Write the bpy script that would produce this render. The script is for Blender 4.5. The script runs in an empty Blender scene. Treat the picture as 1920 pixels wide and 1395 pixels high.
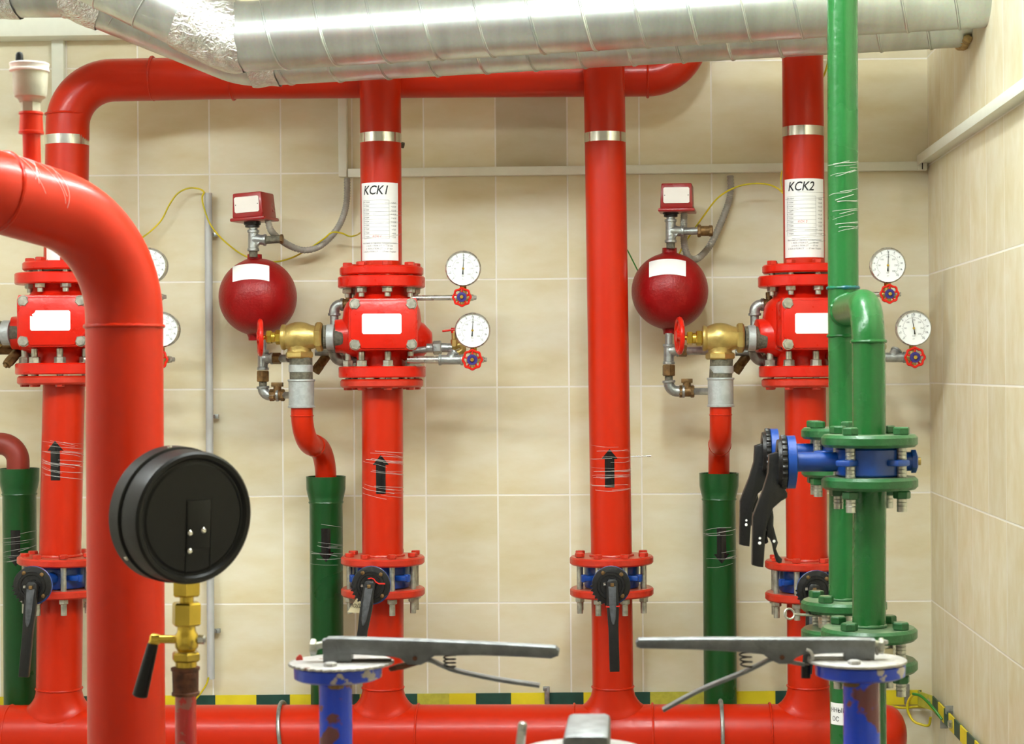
import bpy, bmesh, math, random
from mathutils import Vector as V, Matrix, noise
random.seed(7)
PI = math.pi
SC = bpy.context.scene
COL = SC.collection
# ------------------------------------------------------------------ camera
F = 3450.0; CX, CY = 1078.0, 697.0; DW = 5.11; EYE = 1.5
CAMPOS = V((0, -DW, EYE))
RM = (Matrix.Rotation(math.radians(1.5), 3, 'Z') @ Matrix.Rotation(PI/2, 3, 'X') @ Matrix.Rotation(math.radians(-0.43), 3, 'Z'))
cd = bpy.data.cameras.new('camera'); cam = bpy.data.objects.new('camera', cd); COL.objects.link(cam)
cam.location = CAMPOS; cam.rotation_euler = RM.to_euler()
LAMPK = 30.0
LAMPS = [(-.5, -2.75, 1.25, .13, 'tube lamp above and in front of the silver ducts'), (.12, -2.1, .13, 1.25, 'tube lamp nearest the right wall'), (-1.95, -2.5, 1.1, .13, 'tube lamp nearest the left wall')]
EXPO = 0.78
cd.sensor_fit = 'HORIZONTAL'; cd.sensor_width = 36; cd.lens = F/1920*36
cd.shift_x = (960-CX)/1920; cd.shift_y = -(697.5-CY)/1920
cd.clip_start = .05
cd.dof.use_dof = True; cd.dof.focus_distance = 4.75; cd.dof.aperture_fstop = 16
SC.camera = cam
def W(px, py, d):
    """world point seen at a photo position, at distance d from the camera along the room's depth"""
    r = RM @ V(((px-CX)/F, -(py-CY)/F, -1))
    return CAMPOS + r*(d/r.y)
def S(d): return F/d
def L(n, d): return n*d/F       # n photo pixels at distance d, in metres
X = V((1,0,0)); Y = V((0,1,0)); Z = V((0,0,1)); FR = V((0,-1,0))
# ------------------------------------------------------------------ mesh builder
def frame(a):
    a = a.normalized()
    u = (X if abs(a.x) < .9 else Z)
    u = (u - a*u.dot(a)).normalized()
    return a, u, a.cross(u)
class MB:
    def __init__(s): s.v = []; s.f = []; s.m = []
    def add(s, vs, fs, mi=0):
        b = len(s.v); s.v += [V(p) for p in vs]
        s.f += [tuple(i+b for i in f) for f in fs]; s.m += [mi]*len(fs); return s
    def lathe(s, o, ax, prof, n=32, mi=0, rot=0, wob=0):
        a, u, w = frame(ax); vs = []; fs = []
        for t, r in prof:
            for k in range(n):
                q = 2*PI*(k)/n+rot
                rr = r*(1+wob*noise.noise(V((k*.9, t*90, o.x*7)))) if wob else r
                vs.append(o + a*t + (u*math.cos(q)+w*math.sin(q))*max(rr, 1e-5))
        m = len(prof)
        for i in range(m-1):
            for k in range(n):
                k2 = (k+1) % n
                fs.append((i*n+k, i*n+k2, (i+1)*n+k2, (i+1)*n+k))
        fs.append(tuple(reversed(range(n)))); fs.append(tuple((m-1)*n+k for k in range(n)))
        return s.add(vs, fs, mi)
    def cyl(s, a, b, r, n=32, mi=0, r2=None, ch=0):
        ax = b-a; h = ax.length; r2 = r if r2 is None else r2
        p = [(0, r), (h, r2)] if not ch else [(0, r-ch), (ch, r), (h-ch, r2), (h, r2-ch)]
        return s.lathe(a, ax, p, n, mi)
    def ring(s, o, ax, R, h, Ri, n=48, mi=0, ch=.0015):
        """flat annulus with thickness, o at the middle"""
        a, u, w = frame(ax); pr = [(-h/2, Ri), (-h/2, R-ch), (-h/2+ch, R), (h/2-ch, R), (h/2, R-ch), (h/2, Ri)]
        vs = []; fs = []; m = len(pr)
        for t, r in pr:
            for k in range(n):
                q = 2*PI*k/n; vs.append(o+a*t+(u*math.cos(q)+w*math.sin(q))*r)
        for i in range(m):
            j = (i+1) % m
            for k in range(n):
                k2 = (k+1) % n; fs.append((i*n+k, i*n+k2, j*n+k2, j*n+k))
        return s.add(vs, fs, mi)
    def torus(s, o, ax, R, r, n=40, m=10, mi=0, lob=0, amp=0, sq=1, wob=0):
        a, u, w = frame(ax); vs = []; fs = []
        for k in range(n):
            q = 2*PI*k/n; RR = R*(1+amp*math.cos(lob*q)) ; d = u*math.cos(q)+w*math.sin(q)
            r1 = r*(1+wob*noise.noise(V((k*.8, R*50, o.x*3))))
            for j in range(m):
                p = 2*PI*j/m; vs.append(o + d*(RR+r1*math.cos(p)) + a*r1*sq*math.sin(p))
        for k in range(n):
            for j in range(m):
                k2 = (k+1) % n; j2 = (j+1) % m
                fs.append((k*m+j, k2*m+j, k2*m+j2, k*m+j2))
        return s.add(vs, fs, mi)
    def tube(s, path, r, n=12, mi=0, cap=True):
        vs = []; fs = []; N = len(path)
        tn = [(path[min(i+1, N-1)]-path[max(i-1, 0)]).normalized() for i in range(N)]
        a, u, w = frame(tn[0])
        for i in range(N):
            u = (u - tn[i]*u.dot(tn[i])).normalized(); w = tn[i].cross(u)
            ri = r[i] if isinstance(r, (list, tuple)) else r
            for k in range(n):
                q = 2*PI*k/n; vs.append(path[i]+(u*math.cos(q)+w*math.sin(q))*ri)
        for i in range(N-1):
            for k in range(n):
                k2 = (k+1) % n; fs.append((i*n+k, i*n+k2, (i+1)*n+k2, (i+1)*n+k))
        if cap: fs.append(tuple(reversed(range(n)))); fs.append(tuple((N-1)*n+k for k in range(n)))
        return s.add(vs, fs, mi)
    def box(s, c, sz, M=None, bev=0, mi=0, seg=2):
        b = bmesh.new(); bmesh.ops.create_cube(b, size=1)
        bmesh.ops.scale(b, vec=V(sz), verts=b.verts)
        if bev: bmesh.ops.bevel(b, geom=list(b.edges), offset=bev, segments=seg, affect='EDGES', profile=.5)
        M = M or Matrix.Identity(3)
        b.verts.index_update()
        s.add([c + M @ v.co for v in b.verts], [tuple(v.index for v in f.verts) for f in b.faces], mi)
        b.free(); return s
    def prism(s, pts, ex, mi=0, bev=0):
        """outline of 3-D points pushed along vector ex"""
        n = len(pts)
        if not bev:
            return s.add(list(pts)+[p+ex for p in pts], [tuple(range(n)), tuple(reversed(range(n, 2*n)))]+[(i, i+n, (i+1) % n+n, (i+1) % n) for i in range(n)], mi)
        b = bmesh.new(); lo = [b.verts.new(p) for p in pts]; hi = [b.verts.new(p+ex) for p in pts]
        b.faces.new(lo); b.faces.new(hi[::-1])
        for i in range(n): b.faces.new((lo[i], hi[i], hi[(i+1) % n], lo[(i+1) % n]))
        bmesh.ops.recalc_face_normals(b, faces=b.faces)
        ed = [e for e in b.edges if (e.verts[0] in lo) == (e.verts[1] in lo)]
        bmesh.ops.bevel(b, geom=ed, offset=bev, segments=2, affect='EDGES', profile=.5, clamp_overlap=True)
        b.verts.index_update()
        s.add([v.co.copy() for v in b.verts], [tuple(v.index for v in f.verts) for f in b.faces], mi); b.free(); return s
    def hex(s, a, b, r, rot=0, mi=0, n=6):
        ax = b-a; h = ax.length; c = min(h*.22, r*.13)
        return s.lathe(a, ax, [(0, r-c), (c, r), (h-c, r), (h, r-c)], n, mi, rot)
    def mesh(s, name, mats, off=V((0,0,0)), ang=35):
        me = bpy.data.meshes.new(name)
        me.from_pydata([tuple(p-off) for p in s.v], [], s.f)
        for m in (mats if isinstance(mats, (list, tuple)) else [mats]): me.materials.append(m)
        me.polygons.foreach_set('material_index', s.m)
        b = bmesh.new(); b.from_mesh(me); bmesh.ops.recalc_face_normals(b, faces=b.faces); b.to_mesh(me); b.free()
        me.polygons.foreach_set('use_smooth', [True]*len(me.polygons))
        me.set_sharp_from_angle(angle=math.radians(ang)); me.update(); return me
# ------------------------------------------------------------------ objects
ORG = {}
def thing(name, label, cat, loc, group=None):
    o = bpy.data.objects.new(name, None); COL.objects.link(o); o.empty_display_size = .05
    o.location = loc; o['label'] = label; o['category'] = cat
    if group: o['group'] = group
    ORG[o.name] = V(loc); return o
def part(name, mb, mats, parent, label=None, ang=35):
    off = ORG[parent.name]
    o = bpy.data.objects.new(name, mb.mesh(name, mats, off, ang)); COL.objects.link(o); o.parent = parent
    ORG[o.name] = off
    if label: o['label'] = label
    return o
def solo(name, mb, mats, label, cat, group=None, ang=35):
    c = sum(mb.v, V((0,0,0)))/len(mb.v)
    o = bpy.data.objects.new(name, mb.mesh(name, mats, c, ang)); COL.objects.link(o); o.location = c
    o['label'] = label; o['category'] = cat
    if group: o['group'] = group
    ORG[o.name] = c; return o
def struct(name, mb, mats):
    o = bpy.data.objects.new(name, mb.mesh(name, mats)); COL.objects.link(o); o['kind'] = 'structure'; return o
def put(name, me, parent, at, rot=None):
    """a copy of a ready mesh as a part, at a world point"""
    o = bpy.data.objects.new(name, me); COL.objects.link(o); o.parent = parent
    o.location = at - ORG[parent.name]
    if rot: o.rotation_euler = rot
    return o
# ------------------------------------------------------------------ paths
def smooth(pts, k=8):
    """Catmull-Rom through points"""
    P = [pts[0]*2-pts[1]]+list(pts)+[pts[-1]*2-pts[-2]]; out = []
    for i in range(1, len(P)-2):
        for j in range(k):
            t = j/k; a, b, c, d = P[i-1], P[i], P[i+1], P[i+2]
            out.append(.5*((2*b)+(c-a)*t+(2*a-5*b+4*c-d)*t*t+(3*b-a-3*c+d)*t**3))
    out.append(pts[-1]); return out
def bend(pts, R, k=12):
    """polyline with circular elbows of radius R (or a list of radii)"""
    out = [pts[0]]
    for i in range(1, len(pts)-1):
        p = pts[i]; a = (pts[i-1]-p).normalized(); b = (pts[i+1]-p).normalized()
        r = R[i-1] if isinstance(R, (list, tuple)) else R
        th = a.angle(b); t = r/math.tan(th/2)
        c = p + (a+b).normalized()*(r/math.sin(th/2))
        s0 = p+a*t-c; s1 = p+b*t-c; A = PI-th; ax = s0.cross(s1).normalized()
        for j in range(k+1):
            out.append(c + Matrix.Rotation(A*j/k, 3, ax) @ s0)
    out.append(pts[-1]); return out
# ------------------------------------------------------------------ text
FC = {}
def text2d(s, size=1.0, shear=0, fat=0):
    key = (s, shear, fat)
    if key not in FC:
        cu = bpy.data.curves.new('lettering', 'FONT'); cu.body = s; cu.size = 1; cu.shear = shear
        cu.align_x = 'CENTER'; cu.align_y = 'CENTER'; cu.resolution_u = 3; cu.offset = fat; cu.fill_mode = 'FRONT'
        ob = bpy.data.objects.new('lettering', cu); COL.objects.link(ob)
        dg = bpy.context.evaluated_depsgraph_get(); me = bpy.data.meshes.new_from_object(ob.evaluated_get(dg))
        FC[key] = ([v.co.copy() for v in me.vertices], [tuple(p.vertices) for p in me.polygons])
        bpy.data.objects.remove(ob); bpy.data.curves.remove(cu); bpy.data.meshes.remove(me)
    v, f = FC[key]
    return [(p.x*size, p.y*size) for p in v], f
# ------------------------------------------------------------------ materials
def lin(c): return tuple(((x/255)/12.92 if x/255 <= .04045 else ((x/255+.055)/1.055)**2.4) for x in c)+(1,)
def nodes(name):
    m = bpy.data.materials.new(name); m.use_nodes = True; nt = m.node_tree
    return m, nt, nt.nodes['Principled BSDF']
def mat(name, rgb, rough=.4, metal=0, var=.12, scale=30, bump=0, bscale=60, coat=0, rv=.1, rgb2=None, spec=None, patch=None, pscale=20, pt=.55, dust=None):
    m, nt, b = nodes(name); N = nt.nodes.new; lk = nt.links.new
    tc = N('ShaderNodeNewGeometry').outputs['Position']
    nz = N('ShaderNodeTexNoise'); nz.inputs['Scale'].default_value = scale; nz.inputs['Detail'].default_value = 6; lk(tc, nz.inputs['Vector'])
    c1 = lin(rgb); c2 = lin(rgb2) if rgb2 else tuple(x*(1-var*2) for x in c1[:3])+(1,)
    cr = N('ShaderNodeValToRGB'); cr.color_ramp.elements[0].position = .3; cr.color_ramp.elements[1].position = .7
    cr.color_ramp.elements[0].color = c2; cr.color_ramp.elements[1].color = c1; cr.color_ramp.interpolation = 'EASE'
    lk(nz.outputs['Fac'], cr.inputs['Fac']); out = cr.outputs['Color']
    if patch:
        n2 = N('ShaderNodeTexNoise'); n2.inputs['Scale'].default_value = pscale; n2.inputs['Detail'].default_value = 5; lk(tc, n2.inputs['Vector'])
        r2 = N('ShaderNodeValToRGB'); r2.color_ramp.elements[0].position = pt; r2.color_ramp.elements[1].position = pt+.02
        lk(n2.outputs['Fac'], r2.inputs['Fac'])
        mx = N('ShaderNodeMixRGB'); mx.inputs['Color2'].default_value = lin(patch); lk(r2.outputs['Color'], mx.inputs['Fac']); lk(out, mx.inputs['Color1']); out = mx.outputs['Color']
    if dust:   # settled dust on upward faces
        g = N('ShaderNodeNewGeometry'); sp = N('ShaderNodeSeparateXYZ'); lk(g.outputs['Normal'], sp.inputs[0])
        r3 = N('ShaderNodeMapRange'); r3.inputs[1].default_value = .75; r3.inputs[2].default_value = 1; r3.inputs[4].default_value = .55; lk(sp.outputs['Z'], r3.inputs[0])
        mm = N('ShaderNodeMath'); mm.operation = 'MULTIPLY'; lk(r3.outputs[0], mm.inputs[0]); lk(nz.outputs['Fac'], mm.inputs[1])
        mx = N('ShaderNodeMixRGB'); mx.inputs['Color2'].default_value = lin(dust); lk(mm.outputs[0], mx.inputs['Fac']); lk(out, mx.inputs['Color1']); out = mx.outputs['Color']
    lk(out, b.inputs['Base Color'])
    b.inputs['Metallic'].default_value = metal
    mr = N('ShaderNodeMapRange'); mr.inputs[3].default_value = max(.02, rough-rv); mr.inputs[4].default_value = min(1, rough+rv)
    lk(nz.outputs['Fac'], mr.inputs[0]); lk(mr.outputs[0], b.inputs['Roughness'])
    if coat: b.inputs['Coat Weight'].default_value = coat; b.inputs['Coat Roughness'].default_value = .08
    if spec is not None: b.inputs['Specular IOR Level'].default_value = spec
    if bump:
        n3 = N('ShaderNodeTexNoise'); n3.inputs['Scale'].default_value = bscale; n3.inputs['Detail'].default_value = 3; lk(tc, n3.inputs['Vector'])
        bp = N('ShaderNodeBump'); bp.inputs['Strength'].default_value = bump; bp.inputs['Distance'].default_value = .002
        lk(n3.outputs['Fac'], bp.inputs['Height']); lk(bp.outputs[0], b.inputs['Normal'])
        if coat: lk(bp.outputs[0], b.inputs['Coat Normal'])
    return m
def tile_mat(name, axis, o1, o2, dark=None):
    """beige wall tiles 20 x 30 cm; axis = the horizontal world axis of this wall"""
    m, nt, b = nodes(name); N = nt.nodes.new; lk = nt.links.new
    pos = N('ShaderNodeNewGeometry').outputs['Position']; sp = N('ShaderNodeSeparateXYZ'); lk(pos, sp.inputs[0])
    def M(op, a, c=None, d=None):
        q = N('ShaderNodeMath'); q.operation = op
        for i, x in enumerate((a, c, d)):
            if x is None: continue
            if isinstance(x, (int, float)): q.inputs[i].default_value = x
            else: lk(x, q.inputs[i])
        return q.outputs[0]
    u = M('DIVIDE', M('SUBTRACT', sp.outputs[axis], o1), .2); v = M('DIVIDE', M('SUBTRACT', sp.outputs['Z'], o2), .3)
    fu = M('FRACT', u); fv = M('FRACT', v)
    du = M('MULTIPLY', M('MINIMUM', fu, M('SUBTRACT', 1, fu)), .2); dv = M('MULTIPLY', M('MINIMUM', fv, M('SUBTRACT', 1, fv)), .3)
    dd = M('MINIMUM', du, dv)
    gm = N('ShaderNodeMapRange'); gm.inputs[1].default_value = .0017; gm.inputs[2].default_value = .0029; gm.inputs[3].default_value = 1; gm.inputs[4].default_value = 0; lk(dd, gm.inputs[0])
    cb = N('ShaderNodeCombineXYZ'); lk(M('FLOOR', u), cb.inputs[0]); lk(M('FLOOR', v), cb.inputs[1])
    wn = N('ShaderNodeTexWhiteNoise'); wn.noise_dimensions = '3D'; lk(cb.outputs[0], wn.inputs['Vector'])
    off = N('ShaderNodeVectorMath'); off.operation = 'MULTIPLY_ADD'; off.inputs[1].default_value = (7, 7, 7); lk(wn.outputs['Color'], off.inputs[0]); lk(pos, off.inputs[2])
    mp = N('ShaderNodeMapping'); mp.inputs['Rotation'].default_value = (.5, .6, .5); mp.inputs['Scale'].default_value = (3, 13, 8); lk(off.outputs[0], mp.inputs['Vector'])
    nz = N('ShaderNodeTexNoise'); nz.inputs['Scale'].default_value = 1.1; nz.inputs['Detail'].default_value = 7; nz.inputs['Roughness'].default_value = .6; lk(mp.outputs[0], nz.inputs['Vector'])
    cr = N('ShaderNodeValToRGB'); e = cr.color_ramp.elements; e[0].position = .25; e[1].position = .72
    e[0].color = lin((216, 203, 160)); e[1].color = lin((234, 230, 208)); lk(nz.outputs['Fac'], cr.inputs['Fac'])
    hs = N('ShaderNodeHueSaturation'); lk(cr.outputs[0], hs.inputs['Color'])
    mv = N('ShaderNodeMapRange'); mv.inputs[3].default_value = .95; mv.inputs[4].default_value = 1.05; lk(wn.outputs['Value'], mv.inputs[0]); vv = mv.outputs[0]
    if dark:   # one odd darker tile
        k = M('MULTIPLY', M('COMPARE', M('FLOOR', u), dark[0], .1), M('COMPARE', M('FLOOR', v), dark[1], .1))
        vv = M('SUBTRACT', vv, M('MULTIPLY', k, .2))
    lk(vv, hs.inputs['Value'])
    mx = N('ShaderNodeMixRGB'); mx.inputs['Color2'].default_value = lin((244, 241, 230)); lk(gm.outputs[0], mx.inputs['Fac']); lk(hs.outputs[0], mx.inputs['Color1'])
    lk(mx.outputs[0], b.inputs['Base Color'])
    rr = N('ShaderNodeMapRange'); rr.inputs[3].default_value = .42; rr.inputs[4].default_value = .8; lk(gm.outputs[0], rr.inputs[0]); lk(rr.outputs[0], b.inputs['Roughness'])
    b.inputs['Specular IOR Level'].default_value = .3
    bp = N('ShaderNodeBump'); bp.inputs['Strength'].default_value = .5; bp.inputs['Distance'].default_value = .001; bp.invert = True
    lk(gm.outputs[0], bp.inputs['Height']); lk(bp.outputs[0], b.inputs['Normal'])
    return m
def galv_mat(name, rgb=(214, 221, 219), rough=.30, crinkle=0):
    m, nt, b = nodes(name); N = nt.nodes.new; lk = nt.links.new
    pos = N('ShaderNodeNewGeometry').outputs['Position']
    vo = N('ShaderNodeTexVoronoi'); vo.inputs['Scale'].default_value = 160; lk(pos, vo.inputs['Vector'])
    mp = N('ShaderNodeMapping'); mp.inputs['Scale'].default_value = (6, 1, 1); lk(pos, mp.inputs['Vector'])
    nz = N('ShaderNodeTexNoise'); nz.inputs['Scale'].default_value = 4; nz.inputs['Detail'].default_value = 8; lk(mp.outputs[0], nz.inputs['Vector'])
    cr = N('ShaderNodeValToRGB'); e = cr.color_ramp.elements; e[0].position = .3; e[1].position = .65
    c = lin(rgb); e[0].color = tuple(x*.8 for x in c[:3])+(1,); e[1].color = c; lk(nz.outputs['Fac'], cr.inputs['Fac'])
    mx = N('ShaderNodeMixRGB'); mx.blend_type = 'MULTIPLY'; mx.inputs['Fac'].default_value = .06; lk(cr.outputs[0], mx.inputs['Color1']); lk(vo.outputs['Color'], mx.inputs['Color2'])
    lk(mx.outputs[0], b.inputs['Base Color']); b.inputs['Metallic'].default_value = .92
    mr = N('ShaderNodeMapRange'); mr.inputs[3].default_value = rough+.08; mr.inputs[4].default_value = rough-.02; lk(nz.outputs['Fac'], mr.inputs[0]); lk(mr.outputs[0], b.inputs['Roughness'])
    bp = N('ShaderNodeBump'); bp.inputs['Strength'].default_value = .04; bp.inputs['Distance'].default_value = .001
    if crinkle:
        v2 = N('ShaderNodeTexNoise'); v2.inputs['Scale'].default_value = 45; v2.inputs['Detail'].default_value = 6; v2.inputs['Distortion'].default_value = 2.5; lk(pos, v2.inputs['Vector'])
        lk(v2.outputs['Fac'], bp.inputs['Height']); bp.inputs['Strength'].default_value = crinkle; bp.inputs['Distance'].default_value = .006
        lk(bp.outputs[0], b.inputs['Normal'])
    return m
RED = mat('red_paint', (192, 36, 3), .33, var=.03, scale=5, bump=.12, bscale=90, coat=.08, rv=.04, spec=.28)
REDV = mat('valve_red_paint', (208, 28, 8), .3, var=.04, scale=25, bump=.25, bscale=90, coat=.12, spec=.35)
REDF = mat('flange_red_paint', (196, 42, 18), .38, var=.08, scale=40, bump=.4, bscale=110, coat=.15, dust=(170, 140, 110))
CRIM = mat('crimson_paint', (146, 6, 10), .38, var=.08, scale=20, bump=.5, bscale=160, spec=.35)
BOXR = mat('box_red_enamel', (150, 20, 20), .3, var=.05, scale=20, coat=.2)
MAR = mat('maroon_primer', (142, 44, 28), .5, var=.1, scale=20, bump=.3)
GRN = mat('dark_green_paint', (14, 76, 32), .3, var=.03, scale=6, bump=.4, bscale=60, coat=.1, spec=.4)
GRL = mat('green_paint', (32, 102, 48), .28, var=.0, rgb2=(28, 92, 40), scale=4, bump=.5, bscale=70, coat=.1, spec=.35)
GRF = mat('green_flange_paint', (30, 96, 46), .4, var=.15, scale=30, bump=.7, bscale=90, coat=.1, dust=(190, 200, 170))
BLU = mat('blue_enamel', (12, 66, 152), .32, var=.12, scale=25, bump=.3, coat=.2)
BLF = mat('peeling_blue_paint', (6, 66, 226), .25, var=.05, scale=12, bump=.8, bscale=40, coat=.12, patch=(112, 56, 60), pscale=16, pt=.63)
BLR = mat('chipped_blue_paint', (10, 66, 214), .3, var=.1, scale=12, bump=.8, bscale=60, coat=.3, patch=(176, 166, 160), pscale=36, pt=.6)
BLK = mat('black_enamel', (16, 16, 17), .38, var=.1, scale=60, bump=.4, bscale=160)
BLM = mat('matte_black_plastic', (15, 15, 15), .4, var=.03, scale=60, spec=.3)
BLG = mat('worn_grey_lever', (78, 80, 84), .5, var=.25, scale=90, bump=.3)
GLV = galv_mat('duct_galvanised_sheet')
FOIL = galv_mat('crinkled_foil_tape', (232, 234, 232), .16, crinkle=1.0)
GAL = mat('galvanised_fitting', (172, 176, 174), .38, metal=.75, var=.16, scale=60, bump=.5, bscale=150)
GALR = mat('grey_zinc_coupling', (178, 184, 184), .45, metal=.35, var=.1, scale=60, bump=.5, bscale=150)
STL = mat('bright_steel', (205, 205, 198), .28, metal=.9, var=.1, scale=50)
ZNC = mat('zinc_bolt', (196, 196, 184), .33, metal=.75, var=.18, scale=80, bump=.4)
DIRT = mat('hemp_and_thread', (112, 108, 92), .7, metal=.2, var=.25, scale=120, bump=.9, bscale=250)
BRS = mat('brass', (196, 172, 104), .36, metal=.75, var=.12, scale=40, bump=.3, bscale=140)
BRY = mat('polished_brass', (216, 184, 74), .22, metal=.85, var=.1, scale=30)
BRD = mat('aged_bronze', (136, 104, 62), .5, metal=.6, var=.25, scale=80, bump=.5)
RST = mat('rusty_fitting', (112, 66, 44), .6, metal=.3, var=.3, scale=90, bump=.9, bscale=150)
ALU = mat('cast_grey_alloy', (122, 125, 128), .45, metal=.55, var=.14, scale=70, bump=.5, bscale=200, dust=(215, 220, 222))
DISC = mat('worn_white_disc', (196, 193, 190), .5, metal=.3, var=.15, scale=60, bump=.5, patch=(140, 112, 100), pscale=60, pt=.64)
WHT = mat('white_label', (246, 246, 246), .45, var=.01)
PLT = mat('off_white_plate', (232, 226, 220), .4, var=.02)
DIAL = mat('dial_white', (240, 243, 242), .35, var=.01)
INK = mat('ink', (22, 22, 26), .5, var=0)
GINK = mat('faded_ink', (120, 120, 124), .6, var=0)
SINK = mat('small_print_ink', (84, 84, 90), .6, var=0)
RINK = mat('red_ink', (214, 90, 84), .6, var=0)
TAPEB = mat('black_vinyl', (12, 11, 12), .22, var=.05, bump=.15)
PVC = mat('white_trunking_plastic', (236, 240, 226), .4, var=.02)
GRY = mat('grey_conduit', (190, 193, 192), .45, var=.04)
FLX = mat('flexible_conduit_grey', (156, 152, 142), .5, var=.05)
YEL = mat('yellow_cable', (224, 200, 20), .35, var=.05, scale=20, rgb2=(190, 180, 20))
GCB = mat('green_cable', (50, 130, 40), .35, var=.05)
STY = mat('strip_yellow', (232, 214, 36), .5, var=.06, scale=20)
STG = mat('strip_green', (28, 78, 66), .5, var=.12, scale=40)
STO = mat('strip_olive_smudge', (196, 192, 70), .5, var=.1, scale=60)
BLD = mat('violet_badge', (48, 40, 120), .35, var=.05)
SPR = mat('dark_spring_steel', (60, 56, 52), .4, metal=.7, var=.1)
BND = mat('reflective_band', (224, 222, 214), .18, metal=.95, var=.05)
PNT = mat('painted_plaster', (226, 222, 212), .7, var=.02)
FLR = mat('floor_stoneware', (150, 140, 126), .5, var=.08, scale=6)
def wrap_mat():
    m, nt, b = nodes('clear_film'); b.inputs['Base Color'].default_value = (.9, .88, .84, 1); b.inputs['Roughness'].default_value = .12
    b.inputs['Alpha'].default_value = .4; b.inputs['Specular IOR Level'].default_value = .8; return m
FILM = wrap_mat()
def glow(name, col, st):
    m, nt, b = nodes(name); b.inputs['Emission Color'].default_value = col; b.inputs['Emission Strength'].default_value = st; return m
# ================================================================== the room
XR = W(1741, 450, DW).x; XL = -2.7; YF = -6.6; HC = 2.95
def WR(px, py):
    r = RM @ V(((px-CX)/F, -(py-CY)/F, -1)); return CAMPOS + r*(XR/r.x)
gz = W(930.5, 523.7, DW).z % .3
TB = tile_mat('beige_tiles_back', 'X', W(930.5, 510, DW).x, W(930.5, 523.7, DW).z, dark=(0, 1))
TR = tile_mat('beige_tiles_side', 'Y', WR(1765.7, 420).y, WR(1745, 513.5).z)
def wall(name, c, sz, m): struct(name, MB().box(V(c), sz), m)
xm = (XL+XR)/2; ym = YF/2; wx = XR-XL; wy = -YF
wall('wall_back', (xm, .05, HC/2), (wx+.4, .1, HC), TB)
wall('wall_right', (XR+.05, ym, HC/2), (.1, wy, HC), TR)
wall('wall_left', (XL-.05, ym, HC/2), (.1, wy, HC), PNT)
wall('wall_front', (xm, YF-.05, HC/2), (wx+.4, .1, HC), PNT)
wall('floor', (xm, ym, -.05), (wx+.4, wy+.2, .1), FLR)
wall('ceiling', (xm, ym, HC+.05), (wx+.4, wy+.2, .1), PNT)
LAMP = glow('lamp_diffuser', (.93, 1, 1.0, 1), LAMPK)
def lamp(x, y, lx, ly, lab):
    t = thing('ceiling_lamp', lab, 'ceiling lamp', V((x, y, HC)), 'ceiling lamps')
    part('housing', MB().box(V((x, y, HC-.03)), (lx+.05, ly+.05, .06), bev=.005), PVC, t)
    part('diffuser', MB().box(V((x, y, HC-.105)), (lx, ly, .09), bev=.02), LAMP, t)
for a in LAMPS: lamp(*a)
# ------------------------------------------------------------------ trunking, conduit, strip
def bar(a, b, h, w, horiz=True):   # trunking bar on the back wall
    m = MB(); c = (a+b)/2
    if horiz: m.box(V((c.x, -w/2, c.z)), ((b-a).length, w, h), Matrix.Rotation(-math.atan2((b-a).z, (b-a).x), 3, 'Y'), bev=.002)
    else: m.box(V((c.x, -w/2, c.z)), (h, w, (b-a).length), bev=.002)
    return m
t = thing('cable_trunking', 'long white horizontal cable trunking across the back wall', 'cable trunking', V((W(700, 322, DW).x, 0, W(700, 322, DW).z)))
part('trunking_cover', bar(W(652, 324.5, 5.09), W(1722, 311, 5.09), .024, .025), PVC, t)
part('corner_piece', MB().box(W(1728, 311, 5.095)+V((0, .0, 0)), (.026, .03, .026), bev=.002), PVC, t)
part('joint_slot', MB().box(W(1729.5, 311, 5.079), (.0025, .002, .019)), INK, t, 'dark joint gap')
t = thing('cable_trunking', 'short white vertical cable trunking left of the KCK1 riser', 'cable trunking', W(643, 330, DW))
part('trunking_cover', bar(W(643, 332, 5.09), W(641.5, 60, 5.09), .023, .03, False), PVC, t)
solo('cable_trunking', bar(W(109, 420, 5.09), W(108, 60, 5.09), .034, .02, False), PVC, 'white vertical trunking strip behind the leftmost red pipe elbow', 'cable trunking')
a, b = WR(1746, 307), WR(1925, 168)
m = MB(); c = V((XR-.0125, -.9, (a.z+b.z)/2+.003)); m.box(c, (.036, 1.75, .022), Matrix.Rotation(.003, 3, 'X'), bev=.002)
m.box(V((XR-.032, -.9, c.z)), (.004, 1.75, .026), bev=.001)
solo('cable_trunking', m, PVC, 'white cable trunking rising in perspective along the right wall', 'cable trunking')
m = MB(); a = W(-40, 49, 5.05); b = W(700, 46, 5.05); m.box(V(((a.x+b.x)/2, -.04, (a.z+b.z)/2)), ((b-a).length, .08, .058), bev=.004)
solo('trunking_box', m, PVC, 'wide white cable duct on the back wall behind the silver ducts', 'cable duct')
# grey conduit
t = thing('cable_conduit', 'slim grey plastic conduit standing upright on the back wall', 'conduit', W(395, 1273, 5.08))
a, b = W(390.5, 362, 5.08), W(395.5, 1273, 5.08)
m = MB(); m.lathe(b, a-b, [(0, .009), (0, .0105), ((a-b).length, .0105), ((a-b).length, .009), ((a-b).length-.01, .009)], 20); part('pipe', m, GRY, t)
for y in (440, 781, 1183):
    q = W(394+(y-440)*.007, y, 5.09); m = MB().torus(q+V((0, -.0, 0)), Z, .0115, .0022, 20, 6, sq=2.4); m.box(q+V((.014, .002, 0)), (.012, .014, .012), bev=.001)
    part('clip', m, GAL, t)
def cable(name, pts, r, m, lab, cat='cable', k=8):
    return solo(name, MB().tube(smooth(pts, k), r, 10), m, lab, cat, ang=60)
P = lambda l, d: [W(x, y, d) if not isinstance(d, (list, tuple)) else W(x, y, d[i]) for i, (x, y) in enumerate(l)]
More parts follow.
